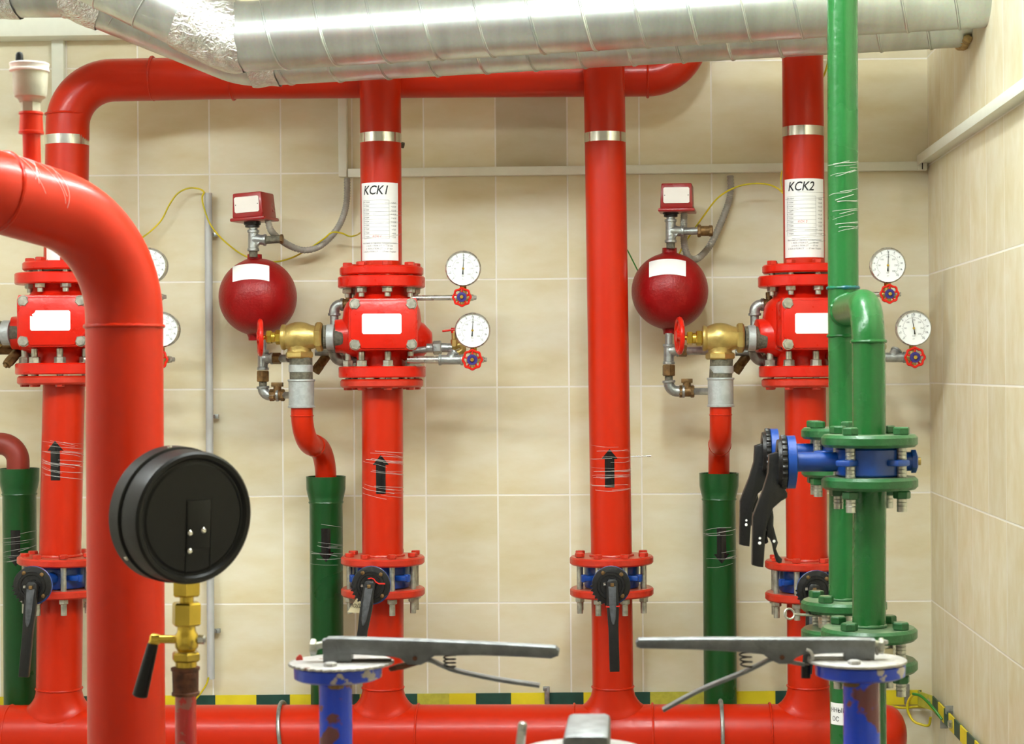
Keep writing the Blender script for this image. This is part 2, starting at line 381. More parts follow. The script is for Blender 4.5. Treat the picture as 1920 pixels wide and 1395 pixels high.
cable('earth_cable', P([(262, 449), (283, 433), (303, 412), (318, 383), (334, 362), (356, 352.5), (376, 355), (384, 362)], 5.07), .0023, YEL, 'thin yellow wire arching left from the top of the grey conduit')
cable('earth_cable', P([(382, 362), (379, 372), (384, 395), (397, 425), (424, 455), (462, 481), (510, 491), (545, 484), (578, 467), (608, 447), (622, 436), (640, 437), (655, 443), (668, 441), (678, 435)], [5.07, 5.06, 5.05, 5.05, 5.06, 5.07, 5.07, 5.07, 5.06, 5.03, 5.02, 5.03, 5.04, 5.02, 4.88]), .0023, YEL, 'thin yellow wire sagging from the grey conduit to the KCK1 riser')
cable('earth_cable', P([(1268, 486), (1283, 458), (1300, 432), (1320, 404), (1345, 372), (1375, 353), (1405, 345), (1435, 345), (1456, 352), (1468, 362)], [5.06, 5.06, 5.05, 5.04, 5.02, 5.0, 5.0, 4.98, 4.95, 4.88]), .0023, YEL, 'thin yellow wire arching left from the KCK2 riser')
cable('earth_cable', P([(1466, 320), (1464, 338), (1467, 360)], 4.93), .0016, YEL, 'short yellow wire end hugging the KCK2 riser below the trunking')
cable('earth_cable', P([(1543, 145), (1548, 133), (1552, 118), (1553, 108)], 4.9), .0028, YEL, 'yellow wire end between the KCK2 riser and the green pipe top')
cable('earth_cable', P([(1176, 468), (1184, 484), (1196, 508)], 5.06), .0018, GCB, 'short dark green wire just right of the unlabelled centre riser')
cable('earth_cable', P([(366, 1312), (376, 1300), (387, 1283), (391, 1270)], 5.07), .0025, YEL, 'yellow wire leaving the foot of the grey conduit')
cable('wall_pin', P([(1183, 856), (1221, 855)], 5.06), .002, STL, 'thin steel pin sticking out right of the centre riser', 'pin', 2)
# corrugated conduits
def flexi(pts, r, lab):
    p = smooth(pts, 26); q = []; L0 = 0
    dense = [p[0]]
    for i in range(1, len(p)):
        L0 += (p[i]-p[i-1]).length
        if L0 > .0016: dense.append(p[i]); L0 = 0
    rr = [r*(1+(.10 if i % 3 == 0 else -.07)) for i in range(len(dense))]
    return solo('flexible_conduit', MB().tube(dense, rr, 12), FLX, lab, 'flexible conduit', ang=80)
flexi(P([(502, 412), (508, 432), (525, 449), (548, 463), (571, 469), (597, 463), (623, 441), (641, 412), (650, 377), (651, 334)], [4.92, 4.93, 4.98, 5.02, 5.04, 5.05, 5.06, 5.07, 5.08, 5.08]), L(6, 5), 'grey corrugated conduit looping up left of the KCK1 riser')
flexi(P([(1283, 397), (1282, 430), (1284, 464), (1293, 484), (1309, 484), (1330, 462), (1349, 424), (1364, 386), (1370, 356), (1369, 328)], [4.93, 4.95, 4.98, 5.0, 5.03, 5.05, 5.07, 5.08, 5.08, 5.08]), L(6.3, 5), 'grey corrugated conduit looping beside the right pressure switch')
# earthing strip, painted yellow and green
def strip():
    m = MB(); seg = [(-60, 100, 0), (100, 230, 1), (230, 365, 0), (365, 403, 1), (403, 480, 0), (480, 543, 1), (543, 655, 0), (655, 674, 1), (674, 757, 0), (757, 782, 1), (782, 842, 2), (842, 892, 0), (892, 958, 1), (958, 1030, 0), (1030, 1094, 1), (1094, 1190, 0), (1190, 1219, 1), (1219, 1262, 2), (1262, 1320, 2), (1320, 1454, 0), (1454, 1477, 1), (1477, 1600, 0), (1600, 1640, 1), (1640, 1729, 0)]
    z = W(1000, 1316, 5.09).z; n = 0
    for a, b, k in seg:
        pa, pb = W(a, 1300, 5.09), W(b, 1300, 5.09)
        za, zb = W(a, 1320, 5.09), W(b, 1320, 5.09)
        h = .04; y0, y1 = -.012, -.016
        t0 = W(a, 1302-(a-700)*.0075, 5.09).z; t1 = W(b, 1302-(b-700)*.0075, 5.09).z
        m.add([V((pa.x, y0, t0-h)), V((pb.x, y0, t1-h)), V((pb.x, y0, t1)), V((pa.x, y0, t0)), V((pa.x, y1, t0-h)), V((pb.x, y1, t1-h)), V((pb.x, y1, t1)), V((pa.x, y1, t0))],
              [(0, 1, 2, 3), (4, 5, 6, 7), (0, 1, 5, 4), (1, 2, 6, 5), (2, 3, 7, 6), (3, 0, 4, 7)], k)
    # bend onto the right wall
    t1 = W(1729, 1294.5, 5.09).z; ks = [1, 2, 1, 0, 1, 0, 1, 0, 1, 0, 1]; x1 = W(1729, 1300, 5.09).x
    pts = [V((x1, -.014, t1)), V((XR-.04, -.03, t1)), V((XR-.012, -.10, t1-.001)), V((XR-.012, -.19, t1-.001))]
    y = -.19
    st = [.09, .07, .08, .08, .09, .1, .1, .1]
    for s in st: y -= s; pts.append(V((XR-.012, y, t1-.001)))
    for i in range(len(pts)-1):
        a, b = pts[i], pts[i+1]; d = (b-a).normalized(); nrm = V((d.y, -d.x, 0)).normalized()*.004
        m.add([a, b, b-Z*h, a-Z*h, a+nrm, b+nrm, b-Z*h+nrm, a-Z*h+nrm], [(0, 1, 2, 3), (4, 5, 6, 7), (0, 1, 5, 4), (1, 2, 6, 5), (2, 3, 7, 6), (3, 0, 4, 7)], ks[i])
    return m
t = thing('earthing_strip', 'flat steel strip painted in yellow and green stripes low along the walls', 'earthing strip', W(900, 1312, DW))
part('bar', strip(), [STY, STG, STO], t)
for x in (1026, 1700):
    q = W(x, 1308-(x-700)*.0075, 5.085); m = MB().box(q+V((0, -.004, 0)), (.014, .012, .056), bev=.002); m.box(q+V((-.006, -.004, .022)), (.01, .02, .01), bev=.001); part('holder', m, GAL, t)
for (x, y) in ((1757, 1317), (1797, 1358)):
    q = WR(x, y); m = MB().hex(q+V((-.01, 0, 0)), q+V((-.026, 0, 0)), .011); part('bolt', m, STL, t)
for (x, y) in ((1787, 1331), (1777, 1358)):
    q = WR(x, y); m = MB().box(q+V((-.01, 0, 0)), (.02, .005, .022), bev=.001); part('wall_anchor', m, GAL, t)
cable('earth_cable', P([(1650, 1320), (1690, 1327), (1720, 1325), (1746, 1327)], [5.09, 5.085, 5.085, 5.08]), .0036, YEL, 'yellow cable running just below the striped strip near the corner')
cable('earth_cable', P([(1770, 1350), (1745, 1325), (1726, 1305), (1713, 1303), (1703, 1315), (1702, 1332), (1712, 1351), (1726, 1358), (1741, 1360), (1745, 1345)], [4.9, 4.9, 4.92, 4.95, 4.97, 4.97, 4.96, 4.95, 4.94, 4.93]), .0036, YEL, 'yellow earth cable curled into a loop in the right corner')
cable('earth_cable', P([(1712, 1301), (1728, 1306), (1750, 1328), (1766, 1349)], [4.93, 4.9, 4.86, 4.84]), .0038, GCB, 'green striped earth cable ending beside the yellow loop')
# ================================================================== silver ducts
def duct(name, lab, wallp, elbows, rr, tapes, pitch, ph):
    t = thing(name, lab, 'air duct', wallp)
    path = bend([wallp]+elbows, [.16]*(len(elbows)-1) if len(elbows) > 1 else .1, 10)
    m = MB().tube([wallp, elbows[0]+(wallp-elbows[0]).normalized()*.02], rr, 72)
    ax = (elbows[0]-wallp); n = ax.length; a, u, w = frame(-ax)
    for dph in (0, .004):
        p = []; k = int((n-.08)/pitch*36)
        for i in range(k):
            q = 2*PI*i/36; f = i/36*pitch+dph
            p.append(elbows[0]+a*(f+.07)+(Z*math.cos(q+ph)+FR*math.sin(q+ph))*(rr+.0006))
        m.tube(p, .0028 if dph == 0 else .0016, 6)
    part('duct_section', m, GLV, t)
    m = MB().tube(path[1:], rr*.997, 72)
    # seams of the oblique arm
    for e in range(len(elbows)-1):
        A, B = elbows[e], elbows[e+1]; dd = (B-A); k = 1
        while k*.1 < dd.length-.12:
            m.torus(A+dd.normalized()*(k*.1+.1), dd+Z*.18, rr+.001, .0022, 64, 6); k += 1
    part('elbow_section', m, GLV, t)
    for (ta, tb) in tapes:
        if isinstance(ta, tuple):      # round an elbow: (elbow number, back, forward)
            k, ba, fo = ta; E = [wallp]+elbows; e = E[k]; fine = bend([e+(E[k-1]-e).normalized()*ba, e, e+(E[k+1]-e).normalized()*fo], .07, 12)
            q0 = []; 
            for i in range(len(fine)-1):
                nn = max(1, int((fine[i+1]-fine[i]).length/.006)); q0 += [fine[i].lerp(fine[i+1], j/nn) for j in range(nn)]
            fine = q0+[fine[-1]]
        else:
            d_ = (wallp-elbows[0]).normalized(); fine = [elbows[0]+d_*(ta+(tb-ta)*j/12) for j in range(13)]
        m = MB().tube(fine, rr+.003, 96, cap=False)
        m.v = [v+V((noise.noise(v*34), noise.noise(v*37+V((5, 1, 2))), noise.noise(v*33+V((1, 9, 2)))))*.0035 for v in m.v]
        part('foil_tape', m, FOIL, t, 'crinkled silver foil tape', 50)
    return t
dF, dB = 4.29, 4.51; rF = .081
pw = V((XR+.02, -DW+dF, W(1843, 52, 4.306).z+.080)); e1 = W(435.6, 70, dF)
duct('spiral_duct', 'thick silver spiral duct along the ceiling, the nearer of the two', pw, [e1, W(-150, -218, 4.2)], rF, [((1, .022, .125), 0)], .121, .3)
pb = V((XR+.02, -DW+dB, W(1812, 88, 4.525).z+.080)); e1 = W(459.6, 100.5, dB)
duct('spiral_duct', 'thick silver spiral duct nearest the back wall, half hidden behind the front one', pb, [e1, W(135, -31, 4.42), W(-160, -29, 4.42)], rF, [(.015, .08), ((2, .09, .02), 0), ((2, -.03, .13), 0)], .121, 1.1)
m = MB()
for i in range(9):
    q = V((XR-.012, -DW+dB-.05+i*.014, pb.z-.078+abs(i-4)*.0025-.004)); m.lathe(q-Z*.008, V((.2, 0, 1)), [(0, .003), (.004, .010), (.012, .012), (.018, .004)], 9, wob=.4)
solo('foam_filler', m, mat('hardened_foam', (196, 168, 110), .8, var=.2, scale=60, bump=1), 'lumpy tan foam where the rear duct enters the right wall', 'foam', ang=60)

# ================================================================== shared fittings
def weld(parent, o, ax, R, r=.0035):
    part('weld_bead', MB().torus(o, ax, R, r, 56, 8, wob=.45), parent_mat(parent), parent)
PM = {}
def parent_mat(p):
    return PM.get(p.name, RED)
def bolt_mesh(kind, hd, mhead, mstud, L_, hr=.0125, sr=.0078):
    """upright bolt, head on top at z=0.., shank downward L_, nut at the far end"""
    m = MB().hex(Z*0, Z*.011, hr, mi=0)
    m.cyl(Z*0, Z*-L_, sr, 14, 1)
    m.hex(Z*(-hd), Z*(-hd-.013), hr*1.02, .3, mi=2)
    m.cyl(Z*(-hd+.002), Z*(-hd), hr*1.15, 16, 2)
    return m.mesh(kind, [mhead, mstud, mstud])
def ring_of_bolts(parent, c, PCD, me, n=8, a0=22.5, flip=False, name='bolt'):
    for k in range(n):
        q = math.radians(a0)+2*PI*k/n
        o = put(name, me, parent, c+V((math.cos(q)*PCD, math.sin(q)*PCD, 0)), (PI if flip else 0, 0, random.random()*2))
def wrap(parent, A, ax, R, h, n=10, spread=.03):
    n = int(n*1.3); bt = random.uniform(-.014, .014)
    m = MB()
    for i in range(n):
        z0 = random.uniform(-h/2, h/2); q0 = random.uniform(-2.9, -1.2); q1 = q0+random.uniform(1.2, 2.6); tl = bt+random.uniform(-.005, .005); c2 = random.uniform(-.0022, .0022); ph = random.random()*6
        p = []
        for j in range(14):
            f = j/13; q = q0+(q1-q0)*f
            p.append(A+ax*(z0+tl*(f-.5)+c2*math.sin(f*5+ph))+V((math.cos(q), math.sin(q), 0))*(R+.0011))
        m.tube(p, random.uniform(.00025, .0006), 5)
    return part('plastic_wrap', m, FILM, parent, 'crumpled clear film wound around the pipe', 60)
def on_cyl(pts, c, R, q0, off=.0008, tilt=V((0, 0, 1))):
    """flat (s, z) points laid on an upright cylinder about c, q0 = facing direction"""
    return [c+V((math.sin(q0+s/R)*(R+off), -math.cos(q0+s/R)*(R+off), z)) for s, z in pts]
def grid_patch(m, c, R, q0, s0, s1, z0, z1, off, mi=0, n=20):
    for i in range(n):
        a = s0+(s1-s0)*i/n; b = s0+(s1-s0)*(i+1)/n
        m.add(on_cyl([(a, z0), (b, z0), (b, z1), (a, z1)], c, R, q0, off), [(0, 1, 2, 3)], mi)
def arrow(parent, px, ya, yb, c0, c1, R, up=True):
    d = c0.y+DW; A = W(px, (ya+yb)/2, d-R); h = abs(L(yb-ya, d-R)); f = (A.z-c0.z)/(c1.z-c0.z); c = c0.lerp(c1, f)
    q0 = math.asin(max(-.9, min(.9, (A.x-c.x)/R)))
    m = MB(); s = 1 if up else -1; w = .0125; hw = .0215; hh = .026
    for i in range(6):
        a = -w+2*w*i/6; b = -w+2*w*(i+1)/6
        m.add(on_cyl([(a, -s*h/2), (b, -s*h/2), (b, s*(h/2-hh)), (a, s*(h/2-hh))], c, R, q0, .0007), [(0, 1, 2, 3)])
        a = -hw+2*hw*i/6; b = -hw+2*hw*(i+1)/6; g = lambda v: s*(h/2-hh*abs(v)/hw)
        m.add(on_cyl([(a, s*(h/2-hh)), (b, s*(h/2-hh)), (b, g(b)), (a, g(a))], c, R, q0, .0007), [(0, 1, 2, 3)])
    part('flow_arrow', m, TAPEB, parent, 'black arrow sticker pointing '+('up' if up else 'down'))
    return c, h
def pipe(parent, path, r, m=None, n=48, name='pipe'):
    return part(name, MB().tube(path, r, n), m or parent_mat(parent), parent, ang=50)

DR = 4.84; RP = .054
BOLT_RED = bolt_mesh('bolt', .1045, REDF, ZNC, .147)        # through the two flanges of a butterfly valve
BOLT_UP = bolt_mesh('bolt', .0565, REDF, ZNC, .080, hr=.0138)          # short bolts of the check valve, nuts below
CENT = {'L': [(126, 230), (118, 880), (110, 1250)], '1': [(713.5, 230), (718.5, 950), (718, 1250)], 'C': [(1134.5, 250), (1145, 950), (1149, 1250)], '2': [(1506, 250), (1511.5, 960), (1515, 1230)]}
def ctr(k, y):
    p = CENT[k]; i = 0 if y < p[1][1] else 1; (xa, ya), (xb, yb) = p[i], p[i+1]
    return W(xa+(xb-xa)*(y-ya)/(yb-ya), y, DR)
# ================================================================== manifold
zM = W(720, 1377, DR).z; RH = .0795
t = thing('manifold_pipe', 'thick red horizontal header pipe running along the bottom', 'pipe', V((W(900, 1377, DR).x, -DW+DR, zM)))
HA = V((W(-80, 1377, DR).x, -DW+DR, zM)); HB = V((W(1664, 1377, DR).x, -DW+DR, zM-.004))
m = MB().lathe(HA, HB-HA, [(0, RH)]+[((HB-HA).length*k/8, RH) for k in range(1, 8)]+[((HB-HA).length-.01, RH), ((HB-HA).length, RH*.98)]+[((HB-HA).length+.05*math.sin(q), RH*.98*math.cos(q)) for q in [.3, .6, .9, 1.2, 1.45, 1.56]], 64)
part('header', m, RED, t, ang=60)
for x in (20, 300, 784, 1077, 1224, 1444, 1650): weld(t, V((W(x, 1377, DR).x, HA.y, zM-.001)), X, RH, .003)
JOINTS = {}
for k, yj in (('L', 1082), ('1', 1082), ('C', 1082), ('2', 1090)):
    b = ctr(k, 1300); b = V((b.x, b.y, zM)); top = ctr(k, yj+28); r0 = RP if k != 'L' else .059
    ax = top-b; n = ax.length
    fl = [(-.02, 0, 1), (RH-.03, .03, 1), (RH-.003, .026, 1), (RH+.004, .017, 1), (RH+.012, .0105, .8), (RH+.022, .0045, .5), (RH+.036, .0008, .2), (RH+.05, 0, 0), (n, 0, 0)]
    m = MB(); vs = []; fs = []; N_ = 64
    for tt, ff, ww in fl:
        for i in range(N_):
            q = 2*PI*i/N_; s2 = math.sin(q)**2; rr = r0+ff*(1-.72*s2)
            vs.append(b+ax.normalized()*(tt-.027*s2*ww)+V((math.cos(q)*rr, math.sin(q)*rr, 0)))
    for i in range(len(fl)-1):
        for j in range(N_): fs.append((i*N_+j, i*N_+(j+1) % N_, (i+1)*N_+(j+1) % N_, (i+1)*N_+j))
    part('branch', m.add(vs, fs), RED, t, ang=60)
    weld(t, b+ax.normalized()*(RH+.045), ax, r0, .003)
    fl = part('flange', MB().ring(top+Z*.002, ax, .110, .021, r0-.01, 56, ch=.004), REDF, t)
    JOINTS[k] = top+Z*.0125
for x, tl in ((535, .03), (1352, .0)):
    q = V((W(x, 1377, DR).x, HA.y, zM)); m = MB().torus(q, X+V((0, 0, .12 if tl else 0)), RH+.006, .0055, 56, 10)
    solo('pipe_clamp', m, GAL, 'bare wire U-clamp around the red header pipe, '+('left of the blue left stem' if x < 600 else 'below the right green drain pipe'), 'pipe clamp')
# ================================================================== risers
def butterfly(k, lab, j, hand, red=None, dialx=0):
    """wafer valve between two red flanges with a black hand lever towards the viewer; j = top face of lower flange"""
    c = j+Z*.031
    t = thing('butterfly_valve', lab, 'butterfly valve', c, 'butterfly valves with black levers')
    m = MB().lathe(j+Z*.001, Z, [(0, .058), (.001, .07), (.006, .0725), (.03, .0715), (.054, .0725), (.059, .07), (.06, .058)], 48)
    for sx in (-1, 1):
        m.box(c+V((sx*.056, -.062, .0)), (.04, .022, .014), Matrix.Rotation(-sx*.5, 3, 'Z'), bev=.003)
        m.box(c+V((sx*.072, -.066, .0)), (.014, .014, .020), Matrix.Rotation(-sx*.5, 3, 'Z'), bev=.003)
    m.cyl(c+V((0, -.06, 0)), c+V((0, -.215, 0)), .017, 24)
    m.lathe(c+V((0, -.208, 0)), FR, [(0, .03), (.004, .047), (.014, .049), (.016, .046)], 48)
    part('valve_body', m, BLU, t)
    dc = c+V((0, -.226, 0))
    # toothed dial
    pts = []; N = 120
    for i in range(N):
        q = 2*PI*i/N; dg = math.degrees(q)
        r = .0485
        if 175 < dg < 262: r = .052 if (i % 4) < 2 else .0465
        if 262 <= dg < 330: r = .045
        pts.append(dc+V((math.cos(q)*r, 0, math.sin(q)*r)))
    m = MB().prism(pts, V((0, -.007, 0)), bev=.001)
    m.lathe(dc+FR*.007, FR, [(0, .036), (.003, .034), (.003, .028), (.001, .027)], 40)
    part('dial_plate', m, BLK, t)
    for q in (122, 48, 318):
        q = math.radians(q); o = dc+V((math.cos(q)*.038, -.0075, math.sin(q)*.038))
        part('screw', MB().lathe(o, FR, [(0, .0055), (.002, .005), (.003, .002)], 14), BRD, t)
    a, b = hand  # pixel of pivot and tip
    A = W(a[0], a[1], dc.y+DW-.012); B = W(b[0], b[1], dc.y+DW-.03); dd = (B-A).normalized(); sd = dd.cross(FR).normalized()
    n = (B-A).length
    prof = [(-.013, .008), (-.009, .0125), (0, .0145), (.02, .0150), (.06, .0150), (.09, .0135), (.11, .0125), (n-.01, .0125), (n, .012)]
    out = [A+dd*s+sd*w for s, w in prof]+[A+dd*s-sd*w for s, w in reversed(prof)]
    m = MB().prism(out, FR*.016, bev=.002)
    m.lathe(A+V((0, .012, 0)), FR, [(0, .017), (.012, .016)], 24)
    h = part('lever', m, BLK, t)
    p2 = [(.004, .010), (.055, .0085), (.085, .0060), (.098, .002)]
    out = [A+FR*.0155+dd*s+sd*w for s, w in p2]+[A+FR*.0155+dd*s-sd*w for s, w in reversed(p2)]
    s = part('lever_rib', MB().prism(out, FR*.004, bev=.001), BLG, h, 'worn grey raised rib')
    part('square_nut', MB().box(A+FR*.019, (.009, .006, .009), bev=.001), BRD, h)
    part('set_screw', MB().hex(A-X*.016+FR*.008, A-X*.022+FR*.008, .004), STL, h)
    if red:
        m = MB()
        if red == 'dial': m.prism([dc+FR*.0105+V((math.cos(q)*r, 0, math.sin(q)*r)) for q, r in [(1.9, .0205), (1.5, .0215), (1.1, .0205), (.7, .018), (.35, .022), (.2, .037), (.1, .037), (.2, .021), (.6, .0155), (1.1, .018), (1.5, .019), (1.9, .018)]], FR*.0012)
        else: m.box(A+dd*.054+FR*.0168, (.034, .003, .0028), Matrix.Rotation(-.05, 3, 'Y'))
        part('red_mark', m, mat('red_marker', (220, 40, 30), .4, var=0), t)
    return t
def riser_lower(k, lab, arr, j, topy, fl=True):
    """pipe with its lower flange seated above the butterfly valve"""
    a = j+Z*.062; b = ctr(k, topy)
    t = thing('riser_pipe', lab, 'pipe', a, 'red riser pipes')
    pipe(t, [a+Z*.01, b], RP)
    fl_ = part('flange', MB().ring(a+Z*.0105, b-a, .110, .021, RP-.01, 56, ch=.004), REDF, t)
    part('weld_bead', MB().torus(a+Z*.023, Z, RP+.001, .004, 48, 8, wob=.4), REDF, t)
    ring_of_bolts(fl_, a+Z*.021, .09, BOLT_RED)
    if arr:
        c, h = arrow(t, arr[0], arr[1], arr[2], a, b, RP)
        wrap(t, c, Z, RP, .12, 16)
    return t, a, b
def band(t, k, y, R=RP):
    c = ctr(k, y); part('reflective_band', MB().lathe(c-Z*.0125, Z, [(0, R), (0, R+.001), (.025, R+.001), (.025, R)], 64), BND, t, 'shiny silver band')
tL = riser_lower('L', 'lower left red riser with an up arrow, behind the foreground pipe', (103.5, 826, 901), JOINTS['L'], 716)
t1 = riser_lower('1', 'red riser with an up arrow directly below the KCK1 check valve', (714, 853, 926), JOINTS['1'], 728)
t2 = riser_lower('2', 'red riser below the KCK2 check valve, partly behind the green pipes', None, JOINTS['2'], 727)
# the centre riser runs straight up
tC = riser_lower('C', 'plain tall red centre riser with an up arrow and no paper sheet', (1143, 842, 914), JOINTS['C'], 560)
pipe(tC[0], [ctr('C', 560), ctr('C', 40)], RP); band(tC[0], 'C', 259)
butterfly('L', 'butterfly valve with hanging black lever at lower left, left of foreground pipe', JOINTS['L'], ((62, 1100), (47, 1268)))
butterfly('1', 'butterfly valve below KCK1, its black lever tilted left with a red mark', JOINTS['1'], ((694, 1098), (672, 1240)), 'dial')
butterfly('C', 'butterfly valve on the centre riser, black lever hanging straight down', JOINTS['C'], ((1148, 1095), (1152.5, 1258)), 'lever')
butterfly('2', 'butterfly valve below KCK2, half hidden by the green flanges', JOINTS['2'], ((1526, 1104), (1512, 1262)))
# paper tag behind the KCK1 lever
m = MB(); A = W(688, 1118, 4.66); q = [W(651, 1148, 4.66), W(672, 1117, 4.66), W(690, 1120, 4.66), W(688, 1150, 4.66)]
m.prism(q, V((0, .0006, 0)))
t = thing('paper_tag', 'cream paper tag hanging behind the tilted lever below KCK1', 'tag', q[0]); part('paper', m, mat('cream_paper', (232, 220, 180), .6, var=.02), t)
v, f = text2d('ПОДА', .0125, .2); c = W(668, 1136, 4.658)
part('lettering', MB().add([c+V((x, 0, y)) for x, y in v], f), INK, t)
# upper risers with paper sheets
def upper(k, lab, word, row, flY, sheet, R=RP):
    b = ctr(k, flY)
    t = thing('riser_pipe', lab, 'pipe', b, 'red riser pipes')
    pipe(t, [b-Z*.004, ctr(k, 30 if k != '1' else 60)], R)
    fl_ = part('flange', MB().ring(b-Z*.003, Z, .110, .023, R-.01, 56, ch=.004), REDV, t)
    ring_of_bolts(fl_, b+Z*.008, .09, BOLT_UP, a0=17)
    band(t, k, 260 if k == '1' else 248)
    if k == '1': part('clamp_bolt', MB().hex(W(748, 271, 4.86), W(758, 273, 4.86), .008), DIRT, t)
    paper(t, k, word, row, sheet, R)
    return t
def paper(t, k, word, row, sheet, R):
    x0, x1, y0, y1 = sheet
    yc = (y0+y1)/2; c = ctr(k, yc); pc = c-Y*R*.7
    h = L(y1-y0, DR-.04)/2; d = DR-.04
    def ang(x):
        w = W(x, yc, d).x-c.x; return math.asin(max(-.97, min(.97, w/R)))
    a0, a1 = ang(x0), ang(x1); s0, s1 = a0*R, a1*R; sm = (s0+s1)/2
    m = MB(); grid_patch(m, c, R, 0, s0, s1, -h, h, .0006, n=24)
    sh = part('paper_sheet', m, WHT, t, 'white paper sheet with a printed table')
    def txt(m, s, size, sc, zc, shear=0, wx=1, fat=0):
        v, f = text2d(s, size, shear, fat); m.add(on_cyl([(sc+x*wx, zc+y) for x, y in v], c, R, 0, .0013), f)
    m = MB(); txt(m, word, .033, s0+(s1-s0)*.41, h-.021, .25, .86, .012); part('lettering', m, INK, sh)
    m = MB(); tx0 = s0+(s1-s0)*.10; tx1 = s0+(s1-s0)*.74; zt = h-.046; zb = -h+.057; nr = 10; st = (zt-zb)/nr
    def ln(mm, a, b, za, zb_): grid_patch(mm, c, R, 0, a, b, za, zb_, .0011, n=10)
    for i in range(nr+1): ln(m, tx0, tx1, zt-i*st-.0003, zt-i*st+.0003)
    for x in (tx0, tx1): ln(m, x-.0003, x+.0003, zb, zt)
    part('table_lines', m, GINK, sh)
    m = MB()
    for i in range(nr):
        zc = zt-(i+.5)*st; txt(m, '%d этаж' % (nr-i), .0062, tx0+.0105, zc, .2)
        txt(m, '+%d,00' % (28-3*i), .0058, tx1+(s1-tx1)*.42, zc-.002, .2)
    for i, s in enumerate(['Насосная установка пожаротушения', '1. КСК-1 ПОЖ.СТ   — 100 мм', '2. КСК-2 ПОЖ.СТ   — 57 мм', '3. КСК-3 ПОЖ.СТ   — 57 мм. Подвал']):
        v, f = text2d(s, .0055, .1); wd = max(x for x, y in v)-min(x for x, y in v); k2 = min(1, (s1-s0)*.86/wd)
        m.add(on_cyl([((s0+s1)/2+x*k2, -h+.045-i*.0075+y) for x, y in v], c, R, 0, .0012), f)
    part('small_print', m, SINK, sh)
    m = MB(); txt(m, 'КСК '+word[-1], .0085, (tx0+tx1)/2+.004, zt-(row-.5)*st, .2); part('red_lettering', m, RINK, sh)
    wrap(t, c, Z, R, h*1.5, 7)
upper('1', 'red riser with white paper sheet lettered KCK1 and silver band', 'KCK1', 10, 507, (677.5, 745, 345, 491))
upper('2', 'red riser with white paper sheet lettered KCK2 and silver band', 'KCK2', 7, 503, (1473.5, 1545, 338, 485))
# overhead pipe with the left riser
bL = ctr('L', 499)
t = thing('overhead_pipe', 'red pipe rising at far left and elbowing right below the ducts', 'pipe', bL)
dH = 4.97; tl = W(128, 147, DR)
pth = bend([bL, V((tl.x, tl.y, W(128, 152, DR).z)), W(440, 146, 4.95), W(1290, 141, dH), W(1290, -160, dH)], [.125, .3, .110], 16)
part('pipe', MB().tube(pth, .0565, 48), RED, t, ang=50)
for x, y, d in ((287, 147, 4.895), (437, 147, 4.95), (1214, 142, dH)): part('weld_bead', MB().torus(W(x, y, d), X, .057, .0035, 56, 8, wob=.4), RED, t)
part('weld_bead', MB().torus(W(127, 215, DR), Z, .057, .003, 56, 8, wob=.4), RED, t)
band(t, 'L', 264, .0565)
fl_ = part('flange', MB().ring(bL-Z*.002, Z, .110, .023, .045, 56, ch=.004), REDV, t); ring_of_bolts(fl_, bL+Z*.009, .09, BOLT_UP, a0=17)
c = ctr('L', 430); m = MB(); grid_patch(m, c, .0565, 0, -.042, .055, -.1, .06, .001); part('paper_sheet', m, WHT, t, 'white paper sheet peeking out above the flange')
